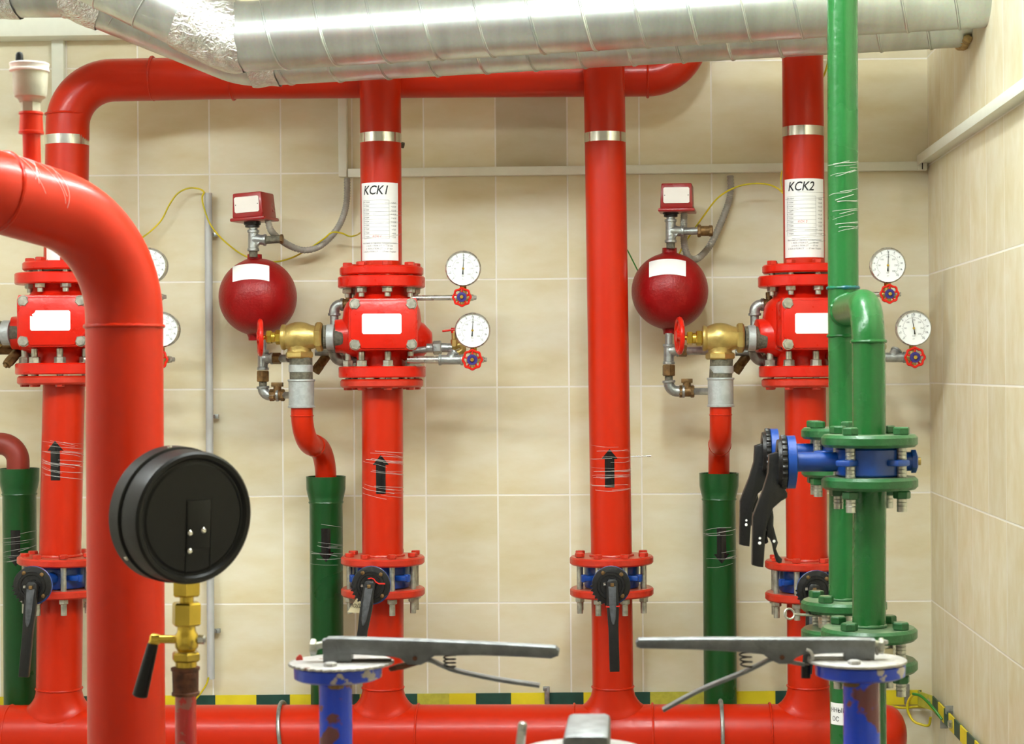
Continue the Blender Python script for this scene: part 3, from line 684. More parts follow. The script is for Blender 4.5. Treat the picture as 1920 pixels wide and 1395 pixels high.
# ================================================================== alarm check valves
NUT_LOW = None
def check_valve(k, lab, cx, y0, chip=False, port_nip=True):
    """cx = axis position in the photo, y0 = how far lower than the middle one"""
    ax = ctr(k, 600) if k != 'L' else W(112, 600, DR)
    ax = W(cx, 610+y0, DR); z = lambda y: W(cx, y+y0, DR).z
    t = thing('check_valve', lab, 'valve', V((ax.x, ax.y, z(700))), 'alarm check valves')
    R9 = Matrix.Rotation(math.radians(9), 3, 'Z')
    def G(x, y, zz): return V((ax.x, ax.y, 0)) + R9 @ V((x, y, 0)) + Z*zz
    z1 = (z(519)+z(540))/2; zt = z(519)-z(540); z2 = (z(688)+z(707))/2
    part('flange', MB().ring(V((ax.x, ax.y, z1)), Z, .1145, zt, .05, 64, ch=.003), REDV, t)
    part('flange', MB().ring(V((ax.x, ax.y, z2)), Z, .1145, zt, .05, 64, ch=.003), REDV, t)
    zc = (z(562)+z(659))/2
    m = MB()
    pr = [(z(708)-zc, .066), (z(686)-zc, .069), (z(672)-zc, .066), (z(662)-zc, .074), (z(655)-zc, .092), (z(640)-zc, .101), (z(600)-zc, .104), (z(580)-zc, .1), (z(568)-zc, .092), (z(560)-zc, .078), (z(552)-zc, .07), (z(540)-zc, .069), (z(519)-zc, .066)]
    m.lathe(V((ax.x, ax.y, zc)), Z, pr, 64)
    # side ports
    o = G(-.06, 0, z(630)); d = R9 @ V((-1, 0, 0)); m.lathe(o, d, [(0, .058), (.03, .052), (.044, .0445), (.062, .0435), (.064, .039)], 40)
    o = G(.05, .01, z(637)); d = R9 @ V((1, .0, 0)); m.lathe(o, d, [(0, .075), (.04, .055), (.062, .042), (.075, .028), (.082, .02)], 40)
    m.box(G(.0, -.082, zc), (.168, .082, .124), R9, bev=.012)
    part('valve_body', m, REDV, t, ang=50)
    m = MB(); w, h = .0885, .067
    pts = [G(x, -.121, zc+q) for x, q in [(-w+.006, -h), (w-.006, -h), (w, -h+.012), (w, h-.012), (w-.004, h), (-w+.004, h), (-w, h-.012), (-w, -h+.012)]]
    m.prism(pts, R9 @ V((0, -.013, 0)), bev=.004)
    o8 = [G(x*w, -.133, zc+q*h) for x, q in [(-.62, -.93), (.62, -.93), (.95, -.5), (.95, .45), (.66, .9), (-.66, .9), (-.95, .45), (-.95, -.5)]]
    m.prism(o8, R9 @ V((0, -.0055, 0)), bev=.0045)
    cv = part('cover_plate', m, REDV, t)
    part('gasket', MB().box(G(0, -.1205, zc), (.173, .0035, .130), R9, bev=.001), BLK, t, 'dark gasket line behind the cover')
    for sx in (-1, 1):
        for sz in (-1, 1):
            o = G(sx*.0715, -.133, zc+sz*.0515); d = R9 @ FR
            m = MB().hex(o, o+d*.009, .0138, .2*sx); m.lathe(o, d, [(0, .015), (.002, .015)], 20); part('bolt', m, ZNC, cv)
    m = MB(); w2, h2 = .0505, .0262; o = G(-.004, -.1386, zc-.001+.002)
    M9 = R9
    pts = [o + M9 @ V((x*w2, 0, q*h2)) for x, q in [(-1, -.85), (-.93, -1), (.93, -1), (1, -.85), (1, .85), (.93, 1), (-.93, 1), (-1, .85)]]
    if chip: pts = pts[:7]+[o + M9 @ V((x*w2, 0, q*h2)) for x, q in [(-.72, 1), (-.76, .8), (-.9, .6), (-.86, .4), (-1, .45)]]
    m.prism(pts, M9 @ V((0, -.0012, 0))); part('nameplate', m, WHT, t, 'blank white nameplate')
    # lower studs: nuts on top of the lower flange
    for kk in range(8):
        q = math.radians(17)+2*PI*kk/8; p = V((ax.x+math.cos(q)*.09, ax.y+math.sin(q)*.09, z2+zt/2))
        put('bolt', LOWB, t, p, (0, 0, random.random()))
    return t, ax, z, G
m = MB().cyl(Z*-.05, Z*.037, .0085, 14, 0); m.hex(Z*0, Z*.0165, .0145, .2, 0); m.cyl(Z*-.002, Z*.002, .016, 16, 0); m.hex(Z*-.062, Z*-.05, .0125, 0, 1)
m.lathe(Z*.036, Z, [(0, .0085), (.003, .006)], 14, 0)
LOWB = m.mesh('bolt', [ZNC, REDF])
for kk, (k, lab, cx, y0) in enumerate([('L', 'red alarm check valve at far left, nameplate chipped, behind foreground pipe', 112, -6), ('1', 'red alarm check valve under the KCK1 riser, fully in view', 716, 0), ('2', 'red alarm check valve under the KCK2 riser, cut by green pipe', 1504, -1)]):
    CV = check_valve(k, lab, cx, y0, chip=(k == 'L'))
    # upper flange of the riser section below each check valve
    t = {'L': tL, '1': t1, '2': t2}[k][0]
    o = W(cx+(2 if k == '2' else 0), 718.5+y0, DR)
    top = MB().ring(o, Z, .109, .023, .045, 56, ch=.005); part('flange', top, REDF, t)
# ================================================================== galvanised fittings helpers
def elbow(m, a, c, b, r, k=8, mi=0, rim=True):
    """threaded elbow: from a, corner c, to b"""
    R = min((a-c).length, (b-c).length)*.75
    m.tube(bend([a, c, b], R, k), r, 20, mi)
    if rim:
        for p, q in ((a, c), (b, c)):
            d = (q-p).normalized(); m.lathe(p, d, [(0, r*1.12), (.001, r*1.2), (r*.45, r*1.2), (r*.5, r*1.02)], 20, mi)
def tee(m, a, b, c, d, r, mi=0):
    """run a-b, branch from c (on the run) to d"""
    m.cyl(a, b, r, 24, mi)
    for p, q in ((a, b), (b, a)):
        x = (q-p).normalized(); m.lathe(p, x, [(0, r*1.1), (.001, r*1.18), (r*.5, r*1.18), (r*.6, r)], 24, mi)
    x = (d-c).normalized(); n = (d-c).length
    m.lathe(c, x, [(0, r*1.1), (r*1.0, r*1.12), (r*1.35, r*.98), (n-r*.5, r*.98), (n-r*.45, r*1.18), (n-.001, r*1.18), (n, r*1.08)], 24, mi)
def handwheel(parent, c, ax, R, m1=REDV, lob=8, name='handwheel', amp=.06):
    a, u, w = frame(ax)
    m = MB().torus(c, ax, R*.87, R*.13, 64, 10, lob=lob, amp=amp)
    for i in range(5 if lob else 4):
        q = 2*PI*i/(5 if lob else 4)+.3; d = u*math.cos(q)+w*math.sin(q); m.tube([c+d*R*.2-a*R*.1, c+d*R*.55-a*.0, c+d*R*.86], R*.10, 8)
    m.lathe(c-a*R*.18, ax, [(0, R*.3), (R*.3, R*.3)], 24)
    return part(name, m, m1, parent)
def gauge(lab, c, R, nd, tilt=0, back=0):
    """pressure gauge facing the room; c = centre of the dial, nd = needle angle from the vertical, degrees"""
    t = thing('pressure_gauge', lab, 'pressure gauge', c, 'white-faced pressure gauges')
    ax = Matrix.Rotation(math.radians(tilt), 3, 'Z') @ FR; a, u, w = frame(ax); right = V((-ax.y, ax.x, 0)).normalized(); up = Z
    part('case', MB().lathe(c-ax*.032, ax, [(0, R*.6), (.003, R*.92), (.008, R*.96), (.026, R*.96), (.027, R*.9)], 48), BLM if tilt else STL, t)
    part('bezel', MB().ring(c-ax*.0005, ax, R, .012, R*.93, 56, ch=.003), STL, t)
    d = part('dial', MB().lathe(c-ax*.002, ax, [(0, R*.94), (.002, R*.94)], 48), DIAL, t)
    def pt(q, r, off=.0012): q = math.radians(q); return c+ax*off+right*(math.sin(q)*r)+up*(math.cos(q)*r)
    m = MB()
    def tick(q, r0, r1, wd, mi=0):
        e = right*math.cos(math.radians(q))*wd-up*math.sin(math.radians(q))*wd
        A, B = pt(q, r0), pt(q, r1); m.add([A-e, A+e, B+e, B-e], [(0, 1, 2, 3)], mi)
    for i in range(31):
        q = -135+i*9
        tick(q, R*.58, R*(.64 if i % 5 else .67), .00022, 1)
        if i % 3 == 0 or i == 15: tick(q, R*.78, R*.86, .0004)
    for i in range(60):
        q = -135+i*4.5; q2 = q+4.5
        for r in (R*.58,): m.add([pt(q, r), pt(q2, r), pt(q2, r+.0004), pt(q, r+.0004)], [(0, 1, 2, 3)], 1)
    def num(s, q, r, size, mi):
        v, f = text2d(s, size); o = pt(q, r); m.add([o+right*x+up*y for x, y in v], f, 1)
    for i, s in enumerate(['0', '2', '4', '6', '8', '10', '12', '14', '16', '18', '20']): num(s, -135+27*i, R*.74, R*.15, 0)
    for s, q in (('50', -90), ('100', -45), ('150', 0), ('200', 45), ('250', 90), ('300', 135)): num(s, q, R*.46, R*.13, 1)
    num('bar', 180, R*.42, R*.11, 0); num('psi', 180, R*.58, R*.1, 1)
    part('dial_marks', m, [INK, GINK], d)
    m = MB(); q = nd; A = pt(q, R*.80, .004); B = pt(q+180, R*.12, .004); C_ = pt(q+180, R*.34, .004); e = right*math.cos(math.radians(q))-up*math.sin(math.radians(q))
    m.prism([B-e*.0011, B+e*.0011, A+e*.0003, A-e*.0003], ax*.0008); m.prism([B-e*.0012, B+e*.0012, C_+e*.0021, C_-e*.0021], ax*.0008)
    part('needle', m, INK, t)
    part('hub', MB().lathe(c+ax*.003, ax, [(0, R*.07), (.003, R*.06)], 16), BRY, t)
    return t, right
def gauge_valve(lab, c, R, gc, gR):
    t = thing('gauge_valve', lab, 'valve', c, 'small gauge valves with red handwheels')
    part('stem', MB().cyl(c, c-FR*.03, .005, 12), BRS, t)
    hub = c-FR*.038
    m = MB().cyl(hub-Z*.02, hub+Z*.022, .0095, 20); m.cyl(hub-X*.018, hub+X*.02, .0095, 20); m.cyl(hub, hub+FR*.022, .009, 20); part('valve_body', m, BRS, t)
    part('connector', MB().hex(hub+Z*.02, V((hub.x, hub.y, gc.z-gR*.93)), .0085), BRY, t, 'brass square connector')
    handwheel(t, c, FR, R, lob=8)
    part('badge', MB().lathe(c+FR*.003, FR, [(0, R*.52), (.0035, R*.5), (.0036, R*.3), (.002, R*.28)], 28), BLD, t, 'round violet centre badge')
    part('centre_nut', MB().hex(c+FR*.004, c+FR*.011, R*.2), BRY, t)
    m = MB().hex(hub+X*.018, hub+X*.027, .0085); m.lathe(hub+X*.027, X, [(0, .006), (.004, .006), (.0042, .0055), (.0075, .0055)], 10); part('end_plug', m, STL, t)
    return t
# ================================================================== trim of one station
def station(tag, V_, g1, g2, w1, w2, n1, n2, full=True, gt=0):
    """V_ = x of the valve axis; gauges at g1/g2, small wheels at w1/w2"""
    dG = 4.74; R = L(33.6, dG)
    for (gx, gy), (wx_, wy_), nd, nm, wr in ((g1, w1, n1, 'upper', 18), (g2, w2, n2, 'lower', 19.5)):
        gc = W(gx, gy, dG); wc = W(wx_, wy_, dG-.01)
        gauge('%s pressure gauge to the right of the %s check valve' % (nm, tag), gc, R, nd, gt)
        gauge_valve('red octagonal handwheel valve under the %s gauge of the %s check valve' % (nm, tag), wc, L(wr, dG), gc, R)
    # pipes carrying the gauges
    a = W(V_+58, w1[1]+2, dG+.03); b = W(w1[0]-12, w1[1]+1, dG+.03)
    t = thing('gauge_pipe', 'thin steel pipe to the upper gauge of the %s check valve' % tag, 'pipe', a); part('pipe', MB().cyl(a, b, L(5, dG), 20), STL, t)
    yy = w2[1]
    t = thing('gauge_pipe', 'galvanised pipe and tee to the lower gauge of the %s check valve' % tag, 'pipe', W(V_+60, yy, dG+.03))
    dd = dG+.028
    part('pipe', MB().cyl(W(V_+48, yy, dd), W(w2[0]-60, yy, dd), L(7, dd), 20), STL, t)
    m = MB(); tee(m, W(w2[0]-63, yy, dd), W(w2[0]-17, yy, dd), W(w2[0]-42, yy, dd), W(w2[0]-34, yy-14, dd+.01), L(9, dd)); part('tee_fitting', m, GAL, t)
    t = thing('bleed_valve', 'galvanised union with tiny red-levered brass cock beside the lower %s gauge' % tag, 'valve', W(V_+60, yy-18, dd+.05))
    d2 = dd+.05; y2 = yy-20
    part('pipe', MB().cyl(W(V_+58, y2+3, d2), W(V_+100, y2-1, d2), L(6, d2), 16), GAL, t)
    m = MB().hex(W(V_+96, y2-2, d2), W(V_+112, y2-3, d2), L(13, d2)); m.cyl(W(V_+112, y2-3, d2), W(V_+132, y2-2, d2), L(9, d2), 16); m.cyl(W(V_+84, y2-2, d2), W(V_+97, y2-2, d2), L(8.5, d2), 16); part('union', m, GAL, t)
    m = MB().tube(smooth([W(V_+132, y2-2, d2), W(V_+147, y2-8, d2), W(V_+152, y2+2, d2), W(V_+140, y2+8, d2)], 6), L(6, d2), 12); m.hex(W(V_+136, y2-4, d2-.005), W(V_+136, y2-18, d2-.005), L(7, d2)); m.cyl(W(V_+136, y2-16, d2-.005), W(V_+135, y2-34, d2-.005), L(5, d2), 14)
    part('brass_cock', m, BRS, t)
    m = MB().box(W(V_+126, y2-35, d2-.008), (.036, .01, .0055), Matrix.Rotation(-.1, 3, 'Y'), bev=.002); m.cyl(W(V_+134, y2-40, d2-.006), W(V_+134, y2-30, d2-.006), .006, 12); part('lever', m, REDV, t)
def trim_left(tag, av, sp, nk, lbl, wheel, cp, tx, uy, el, bv, bye, yel, vx, yv=0):
    """angle valve, retard chamber and small piping to the left of a check valve (photo positions)"""
    d0 = 4.80; ds = 4.95
    # --- nipple to the port
    t = thing('pipe_nipple', 'grey threaded nipple between brass angle valve and %s check valve' % tag, 'fitting', W(vx-95, av[1], d0))
    m = MB().cyl(W(av[0]+44, av[1], d0), W(vx-70, av[1], d0+.01), L(22, d0), 32); part('nipple', m, DIRT, t)
    part('collar', MB().cyl(W(av[0]+52, av[1], d0-.001), W(av[0]+66, av[1], d0), L(24, d0), 32, ch=.001), GALR, t)
    # --- angle valve
    t = thing('angle_valve', 'brass angle valve with red handwheel beside the %s check valve' % tag, 'valve', W(av[0], av[1], d0), 'brass angle valves')
    o = W(av[0], av[1], d0); px = L(1, d0)
    m = MB().lathe(o-X*33*px, X, [(0, 22*px), (1*px, 24*px), (5*px, 24.5*px), (7*px, 23*px), (9*px, 22*px), (16*px, 25.5*px), (26*px, 28.5*px), (36*px, 28.8*px), (46*px, 27*px), (56*px, 23*px), (64*px, 21*px)], 56)
    m.lathe(o, -Z, [(0, 25*px), (14*px, 24*px), (22*px, 22*px), (28*px, 23*px)], 48)
    part('valve_body', m, BRS, t, ang=50)
    part('end_nut', MB().hex(o+X*31*px, o+X*45*px, 28*px, .15), BRS, t)
    part('outlet_nut', MB().hex(o-Z*27*px, o-Z*40*px, 28*px, .25), BRS, t)
    m = MB().hex(o-X*45*px, o-X*33*px, 14*px, .1); m.cyl(o-X*51*px, o-X*44*px, 10*px, 24); m.hex(o-X*62*px, o-X*51*px, 13*px, .3); part('bonnet', m, BRY, t)
    wc = W(wheel[0], wheel[1], d0); axw = Matrix.Rotation(math.radians(wheel[3]), 3, 'Z') @ X
    part('stem', MB().cyl(o-X*60*px, wc, 4.5*px, 14), BRY, t)
    handwheel(t, wc, axw, wheel[2]*px, REDV, lob=0, amp=0)
    # --- coupling and outlet
    t = thing('pipe_coupling', 'grey galvanised coupling under the brass angle valve by %s' % tag, 'fitting', W(cp[0], cp[1], d0))
    A = W(cp[0]-1, cp[1], d0); 
    part('nipple', MB().cyl(W(av[0]+3, av[1]+39, d0), W(cp[0], cp[1]+2, d0), 21.5*px, 32), DIRT, t)
    part('collar', MB().cyl(W(av[0]+3, av[1]+52, d0), W(av[0]+3, av[1]+66, d0), 22.5*px, 32, ch=.001), GALR, t)
    h = cp[2]*px
    part('sleeve', MB().lathe(W(cp[0], cp[1], d0), -Z, [(0, 22*px), (.5*px, 25.5*px), (3*px, 25.8*px), (5*px, 24*px), (h-5*px, 23.8*px), (h-3*px, 25.8*px), (h-.5*px, 25.5*px), (h, 22*px)], 40), GALR, t)
    # --- ball / retard chamber
    t = thing('retard_chamber', 'crimson ball-shaped chamber left of the %s check valve' % tag, 'pressure vessel', W(sp[0], sp[1], ds), 'crimson ball chambers')
    c = W(sp[0], sp[1], ds); r = L(sp[2], ds); nx = W(nk[0], sp[1], ds).x; m = MB()
    m.lathe(c-Z*r, Z, [(r-r*math.cos(q), r*math.sin(q)) for q in [PI*i/32 for i in range(33)]], 72)
    tp = W(nk[0], nk[1], ds); nr = L(14, ds)
    m.lathe(V((nx, c.y, c.z+r*.9)), Z, [(0, nr*1.9), (r*.06, nr*1.35), (tp.z-c.z-r*.9-L(9, ds), nr*1.0), (tp.z-c.z-r*.9, nr*.98)], 12)
    m.lathe(V((nx+ .0, c.y, c.z-r*.93)), -Z, [(0, nr*1.2), (r*.1, nr*.95), (r*.19, nr*.9)], 12)
    part('ball', m, CRIM, t, ang=50)
    m = MB(); x0, x1, y0, y1 = lbl; n = 12
    rows = []
    for i in range(n+1):
        for j in range(n+1):
            p = W(x0+(x1-x0)*i/n, y0+(y1-y0)*j/n+5*(2*i/n-1)**2-2-1.5*i/n, ds-.08); dr = (p-CAMPOS).normalized(); oc = CAMPOS-c
            bq = oc.dot(dr); rr = r+.0012; disc = bq*bq-(oc.dot(oc)-rr*rr); rows.append(CAMPOS+dr*(-bq-math.sqrt(max(disc, 0))))
    m.add(rows, [(i*(n+1)+j, (i+1)*(n+1)+j, (i+1)*(n+1)+j+1, i*(n+1)+j+1) for i in range(n) for j in range(n)]); part('blank_label', m, WHT, t)
    # --- small piping under the ball
    t = thing('drain_piping', 'small galvanised and bronze drain piping under the crimson ball by %s' % tag, 'piping', W(tx, uy, ds))
    d3 = 4.90; q = lambda x, y, d=d3: W(x, y, d)
    part('nipple', MB().cyl(q(tx, el[1]-110), q(tx, uy-36), L(7, d3), 16), GAL, t)
    m = MB(); tee(m, q(tx, uy-50), q(tx, uy-12), q(tx, bye), q(tx+19, bye), L(9.5, d3)); part('tee_fitting', m, GAL, t)
    part('union', MB().hex(q(tx+17, bye), q(tx+34, bye), L(11, d3), .2), BRD, t)
    part('nipple', MB().cyl(q(tx+33, bye), W(av[0]-18, bye, 4.85), L(7.5, d3), 16), GAL, t)
    m = MB().hex(q(tx, uy-11), q(tx, uy+10), L(12.5, d3), .4); part('union', m, BRD, t, 'square bronze union')
    part('nipple', MB().cyl(q(tx, uy+9), q(tx, uy+22), L(7.5, d3), 16), DIRT, t)
    m = MB(); elbow(m, q(tx, uy+18), q(tx+1, yel), q(tx+30, yel), L(10, d3)); part('elbow_fitting', m, GAL, t)
    m = MB().hex(q(bv[0]-13, yel), q(bv[0]-3, yel), L(11.5, d3)); m.cyl(q(bv[0]-4, yel), q(bv[0]+9, yel), L(10, d3), 20); m.hex(q(bv[0]+8, yel), q(bv[0]+16, yel), L(11.5, d3)); m.cyl(q(bv[0]+2, yel), q(bv[0]+2, yel-17), L(7.5, d3), 16); m.box(q(bv[0]+2, yel-20), (L(21, d3), L(14, d3), L(8, d3)), bev=.001)
    part('ball_cock', m, BRD, t)
    part('nipple', MB().cyl(q(bv[0]+15, yel), W(cp[0]-18, yel, 4.84), L(6.5, d3), 16), GAL, t)
    # --- upper and lower small pipe of the check valve
    t = thing('bypass_piping', 'grey bypass pipe with elbows and bronze cock left of the %s valve' % tag, 'piping', W(vx-90, 600+yv, 4.86))
    d4 = 4.88; q = lambda x, y, d=d4: W(x, y, d)
    m = MB(); elbow(m, q(vx-89, 592+yv), q(vx-89, 572+yv), q(vx-72, 571+yv), L(10, d4)); part('elbow_fitting', m, GAL, t)
    m = MB().cyl(q(vx-74, 571+yv), q(vx-48, 569+yv), L(10, d4), 20); m.hex(q(vx-78, 571+yv), q(vx-70, 571+yv), L(12, d4)); m.hex(q(vx-58, 570+yv), q(vx-50, 570+yv), L(12.5, d4)); m.cyl(q(vx-62, 570+yv), q(vx-62, 553+yv), L(6, d4), 14); m.lathe(q(vx-62, 554+yv), Z, [(0, .009), (.008, .009), (.009, .006)], 14)
    part('bronze_cock', m, BRD, t)
    part('pipe', MB().cyl(q(vx-89, 590+yv), q(vx-89, 660+yv), L(8, d4), 16), GAL, t)
    m = MB(); elbow(m, q(vx-89, 655+yv), q(vx-89, 676+yv), q(vx-68, 676+yv), L(11, d4)); part('elbow_fitting', m, GAL, t)
    part('pipe', MB().cyl(q(vx-70, 676+yv), q(vx-40, 676+yv), L(9, d4), 16), GAL, t)
    part('pipe', MB().cyl(q(vx-125, 661+yv, 4.92), q(vx-30, 661+yv, 4.92), L(6.5, d4), 16), GAL, t)
    m = MB().cyl(q(vx-104, 668+yv, 4.93), q(vx-122, 692+yv, 4.91), L(9, d4), 20); m.hex(q(vx-116, 684+yv, 4.91), q(vx-126, 698+yv, 4.91), L(9.5, d4)); part('strainer', m, BRD, t, 'slanted bronze strainer')
trim_left('KCK1', (561, 632), (483.5, 557, 73), (478, 477), (436, 505, 497, 526), (488, 633, 36, 14), (565, 711, 54), 493, 706, (493, 740), (518, 741), 672, 741, 716)
trim_left('KCK2', (1350, 634), (1256, 546, 72), (1256, 465), (1217, 1286, 488, 517), (1274, 629.5, 36, 8.5), (1351, 708, 55), 1254, 695, (1254, 735), (1286, 735), 658, 734, 1504, 0)
station('KCK1', 716, (868.5, 503.5), (886, 619.5), (866, 557), (885.7, 674.5), 3, 4)
station('KCK2', 1504, (1664.5, 497.5), (1713, 615.5), (1668, 551), (1715.5, 670), 2, -9)
station('leftmost', 112, (280, 498), (303, 618), (280, 556), (296, 674), 3, 4, gt=0)
# ---- left station: what shows at the frame edge
t = thing('pipe_nipple', 'grey galvanised nipple at the left edge beside the leftmost check valve', 'fitting', W(15, 624, 4.8))
part('nipple', MB().cyl(W(-20, 624, 4.8), W(44, 624, 4.81), L(22, 4.8), 32), DIRT, t); part('collar', MB().cyl(W(6, 624, 4.8), W(22, 624, 4.8), L(23.5, 4.8), 32, ch=.001), GALR, t)
part('end_nut', MB().hex(W(-24, 624, 4.8), W(2, 624, 4.8), L(28, 4.8), .3), BRS, t)
t = thing('bronze_strainer', 'slanted bronze strainer at the left edge under the grey nipple', 'strainer', W(20, 665, 4.85))
m = MB().cyl(W(-20, 656, 4.86), W(40, 656, 4.88), L(9, 4.86), 20); m.cyl(W(38, 655, 4.86), W(17, 679, 4.82), L(9.5, 4.85), 20); m.hex(W(22, 673, 4.82), W(12, 684, 4.8), L(9, 4.85)); m.cyl(W(13, 683, 4.8), W(9, 688, 4.8), L(4, 4.8), 12); part('strainer_body', m, BRD, t)
m = MB(); elbow(m, W(46, 668, 4.88), W(60, 668, 4.88), W(60, 690, 4.88), L(10, 4.88)); part('elbow_fitting', m, GAL, t)
# ================================================================== pressure switches
def pswitch(tag, box, tl, colr, te, br, rot, roll, ds=4.93):
    x0, x1, y0, y1 = box
    t = thing('pressure_switch', 'small red boxed pressure switch on top of the crimson ball by %s' % tag, 'pressure switch', W((x0+x1)/2, y1, ds), 'red pressure switches')
    M = Matrix.Rotation(math.radians(rot), 3, 'Z') @ Matrix.Rotation(math.radians(roll), 3, 'Y')
    c = W((x0+x1)/2, (y0+y1)/2, ds); w = L(x1-x0, ds)/math.cos(math.radians(rot))*.98; h = L(y1-y0, ds); dp = .085
    m = MB().box(c, (w, dp, h), M, bev=.004)
    b = len(m.v)
    for i, v in enumerate(m.v):   # slightly tapered box, wider at its foot
        lv = M.inverted() @ (v-c); f = 1+.07*(.5-(lv.z/h+.5)); m.v[i] = c+M @ V((lv.x*f, lv.y*f, lv.z))
    part('cover', m, BOXR, t)
    part('base_lip', MB().box(c+M @ V((.0, 0, -h/2-.004)), (w*1.16, dp*1.14, .009), M, bev=.003), BOXR, t)
    m = MB(); pw, ph = w*.41, h*.315; o = c+M @ V((0, -dp/2*1.012-.001, .001)); pts = [o+M @ V((x*pw, 0, z*ph)) for x, z in [(-1, -.85), (-.9, -1), (.9, -1), (1, -.85), (1, .85), (.9, 1), (-.9, 1), (-1, .85)]]
    np_ = part('nameplate', m.prism(pts, M @ V((0, -.0015, 0))), PLT, t, 'blank off-white nameplate')
    for s in (-1, 1): part('rivet', MB().lathe(o+M @ V((s*pw*.9, -.0015, 0)), M @ FR, [(0, .0014), (.001, .001)], 10), INK, np_)
    cc = W(colr[0], colr[1], ds); r = L(colr[2], ds)
    part('collar', MB().lathe(cc, -Z, [(0, r), (.012, r), (.013, r*.86), (.019, r*.86), (.02, r*.7)], 12), BLK, t, 'black hexagonal collar')
    x, ya, yb = te; m = MB(); tee(m, W(x, ya, ds), W(x, yb, ds), W(x, br[0], ds), W(x+24, br[0]+1, ds), L(9.5, ds)); m.lathe(W(x, br[0], ds), V((1, 0, -.8)), [(0, L(9, ds)), (L(14, ds), L(9, ds)), (L(15, ds), L(6, ds))], 12)
    part('tee_fitting', m, GAL, t)
    part('nipple', MB().cyl(W(x, ya-12, ds), W(x, ya+3, ds), L(8, ds), 20), GAL, t); part('nipple', MB().cyl(W(x, yb-2, ds), W(x, yb+11, ds), L(8, ds), 20), DIRT, t)
    if br[1]:
        m = MB().cyl(W(x+22, br[0]+1, ds), W(x+54, br[0]-1, ds), L(7.5, ds), 20); p = part('nipple', m, DIRT, t); part('end_cap', MB().hex(W(x+50, br[0]-1, ds), W(x+56, br[0]-1, ds), L(9, ds)), BRD, t)
    else:
        m = MB().cyl(W(x+22, br[0]+1, ds), W(x+56, br[0], ds), L(7, ds), 20); part('nipple', m, GAL, t)
        m = MB().hex(W(x+50, br[0], ds), W(x+57, br[0], ds), L(12, ds)); m.cyl(W(x+56, br[0], ds), W(x+72, br[0], ds), L(9.5, ds), 20); m.hex(W(x+71, br[0], ds), W(x+79, br[0], ds), L(10.5, ds)); part('end_cap', m, BRD, t)
pswitch('KCK1', (446, 506, 363, 410), 0, (473, 413, 16), (475, 431, 471), (449, True), -14, -3.0)
pswitch('KCK2', (1240, 1300, 346, 393), 0, (1257.5, 393, 15), (1257.5, 411, 455), (433, False), -5, .3)
# ================================================================== red drain bends and green drain pipes
def drain(lab1, lab2, x1, ya, x2, yb, d1, d2, cup, foot, mt, arr, r=.0285):
    o = W(x2, cup, d2)
    t = thing('drain_bend', lab1, 'pipe', W(x1, ya, d1)); PM[t.name] = mt
    a = W(x1, ya, d1); z = W(x1, yb, d1).z; b = V((a.x, a.y, z)); e = W(x2, cup-2, d2); c = V((e.x, e.y, z)); e = e-Z*.03
    if d1 > 0: pth = bend([a, b, c, e], [(b-c).length*.49]*2, 12)
    part('pipe', MB().tube(pth, r, 32), mt, t, ang=60)
    for p, q in ((b, c),): part('weld_bead', MB().torus((p+q)/2, q-p, r, .0022, 32, 6, wob=.4), mt, t)
    part('weld_bead', MB().torus(a-Z*.022, Z, r, .002, 32, 6, wob=.4), mt, t)
    green(lab2, x2, cup, d2, foot, arr)
def green(lab2, x2, cup, d2, foot, arr):
    f = W(x2+3, foot, d2); o = W(x2, cup, d2); px = L(1, d2); n = (o-f).length
    t = thing('drain_pipe', lab2, 'pipe', f, 'dark green drain pipes'); PM[t.name] = GRN
    m = MB().lathe(f, o-f, [(0, 31*px), (n-52*px, 31*px), (n-49*px, 33*px), (n-46*px, 31.5*px), (n-32*px, 35*px), (n-24*px, 36.5*px), (n, 37*px), (n, 34.5*px), (n-20*px, 33.5*px), (n-44*px, 29*px)], 56)
    part('pipe', m, GRN, t, ang=50)
    if arr:
        c, h = arrow(t, arr[0], arr[1], arr[2], f, o, 31*px, up=False); wrap(t, c, Z, 31*px, .11, 8)
drain('red S-bend under the KCK1 coupling, dropping into the green pipe', 'dark green drain pipe with down arrow left of the KCK1 riser', 566, 764, 611, 838, 4.80, 4.98, 893, 1345, RED, (611, 991, 1054))
drain('red S-bend under the KCK2 coupling, dropping into the green pipe', 'dark green drain pipe with down arrow left of the KCK2 riser', 1351, 762, 1348, 836, 4.80, 4.98, 887, 1345, RED, (1353, 990, 1057))
t = thing('drain_bend', 'maroon pipe elbow entering the green pipe at the left edge', 'pipe', W(34, 860, 4.95))
part('pipe', MB().tube(bend([W(-60, 832, 4.95), W(34, 832, 4.95), W(34, 900, 4.95)], L(34, 4.95), 14), L(21, 4.95), 32), MAR, t, ang=60)
green('dark green drain pipe with down arrow at the left edge', 36, 878, 4.97, 1350, (29, 994, 1062))

# ================================================================== green pipes at the right
dA, dC = 3.20, 3.58; RG = L(31, dA)
GBOLT = None
def gb(hd):
    m = MB().hex(Z*0, Z*.0135, .0150, mi=0); m.cyl(Z*0, Z*-(hd+.036), .0085, 14, 1)
    for i in range(int((hd+.01)/.0062)): m.torus(Z*(-.022-i*.0062), Z, .0083, .0011, 14, 4, mi=1)
    m.hex(Z*(-hd), Z*(-hd-.0135), .0150, .3, 0); return m.mesh('bolt', [GRF, ZNC])
GBOLT = gb(.0955); GBOLT2 = gb(.0775)
cA = W(1629, 700, dA); cB = W(1582, 700, dC)
xa = lambda y, d: W(1627+(y-700)*.006, y, d)
PB = V((cB.x, cB.y, 0)); PA = V((cA.x, cA.y, 0)); zA = lambda y: W(1629, y, dA).z
zf1, zf2 = zA(826), zA(905); zg1, zg2 = zA(1187), zA(1246)
zE = zA(570)
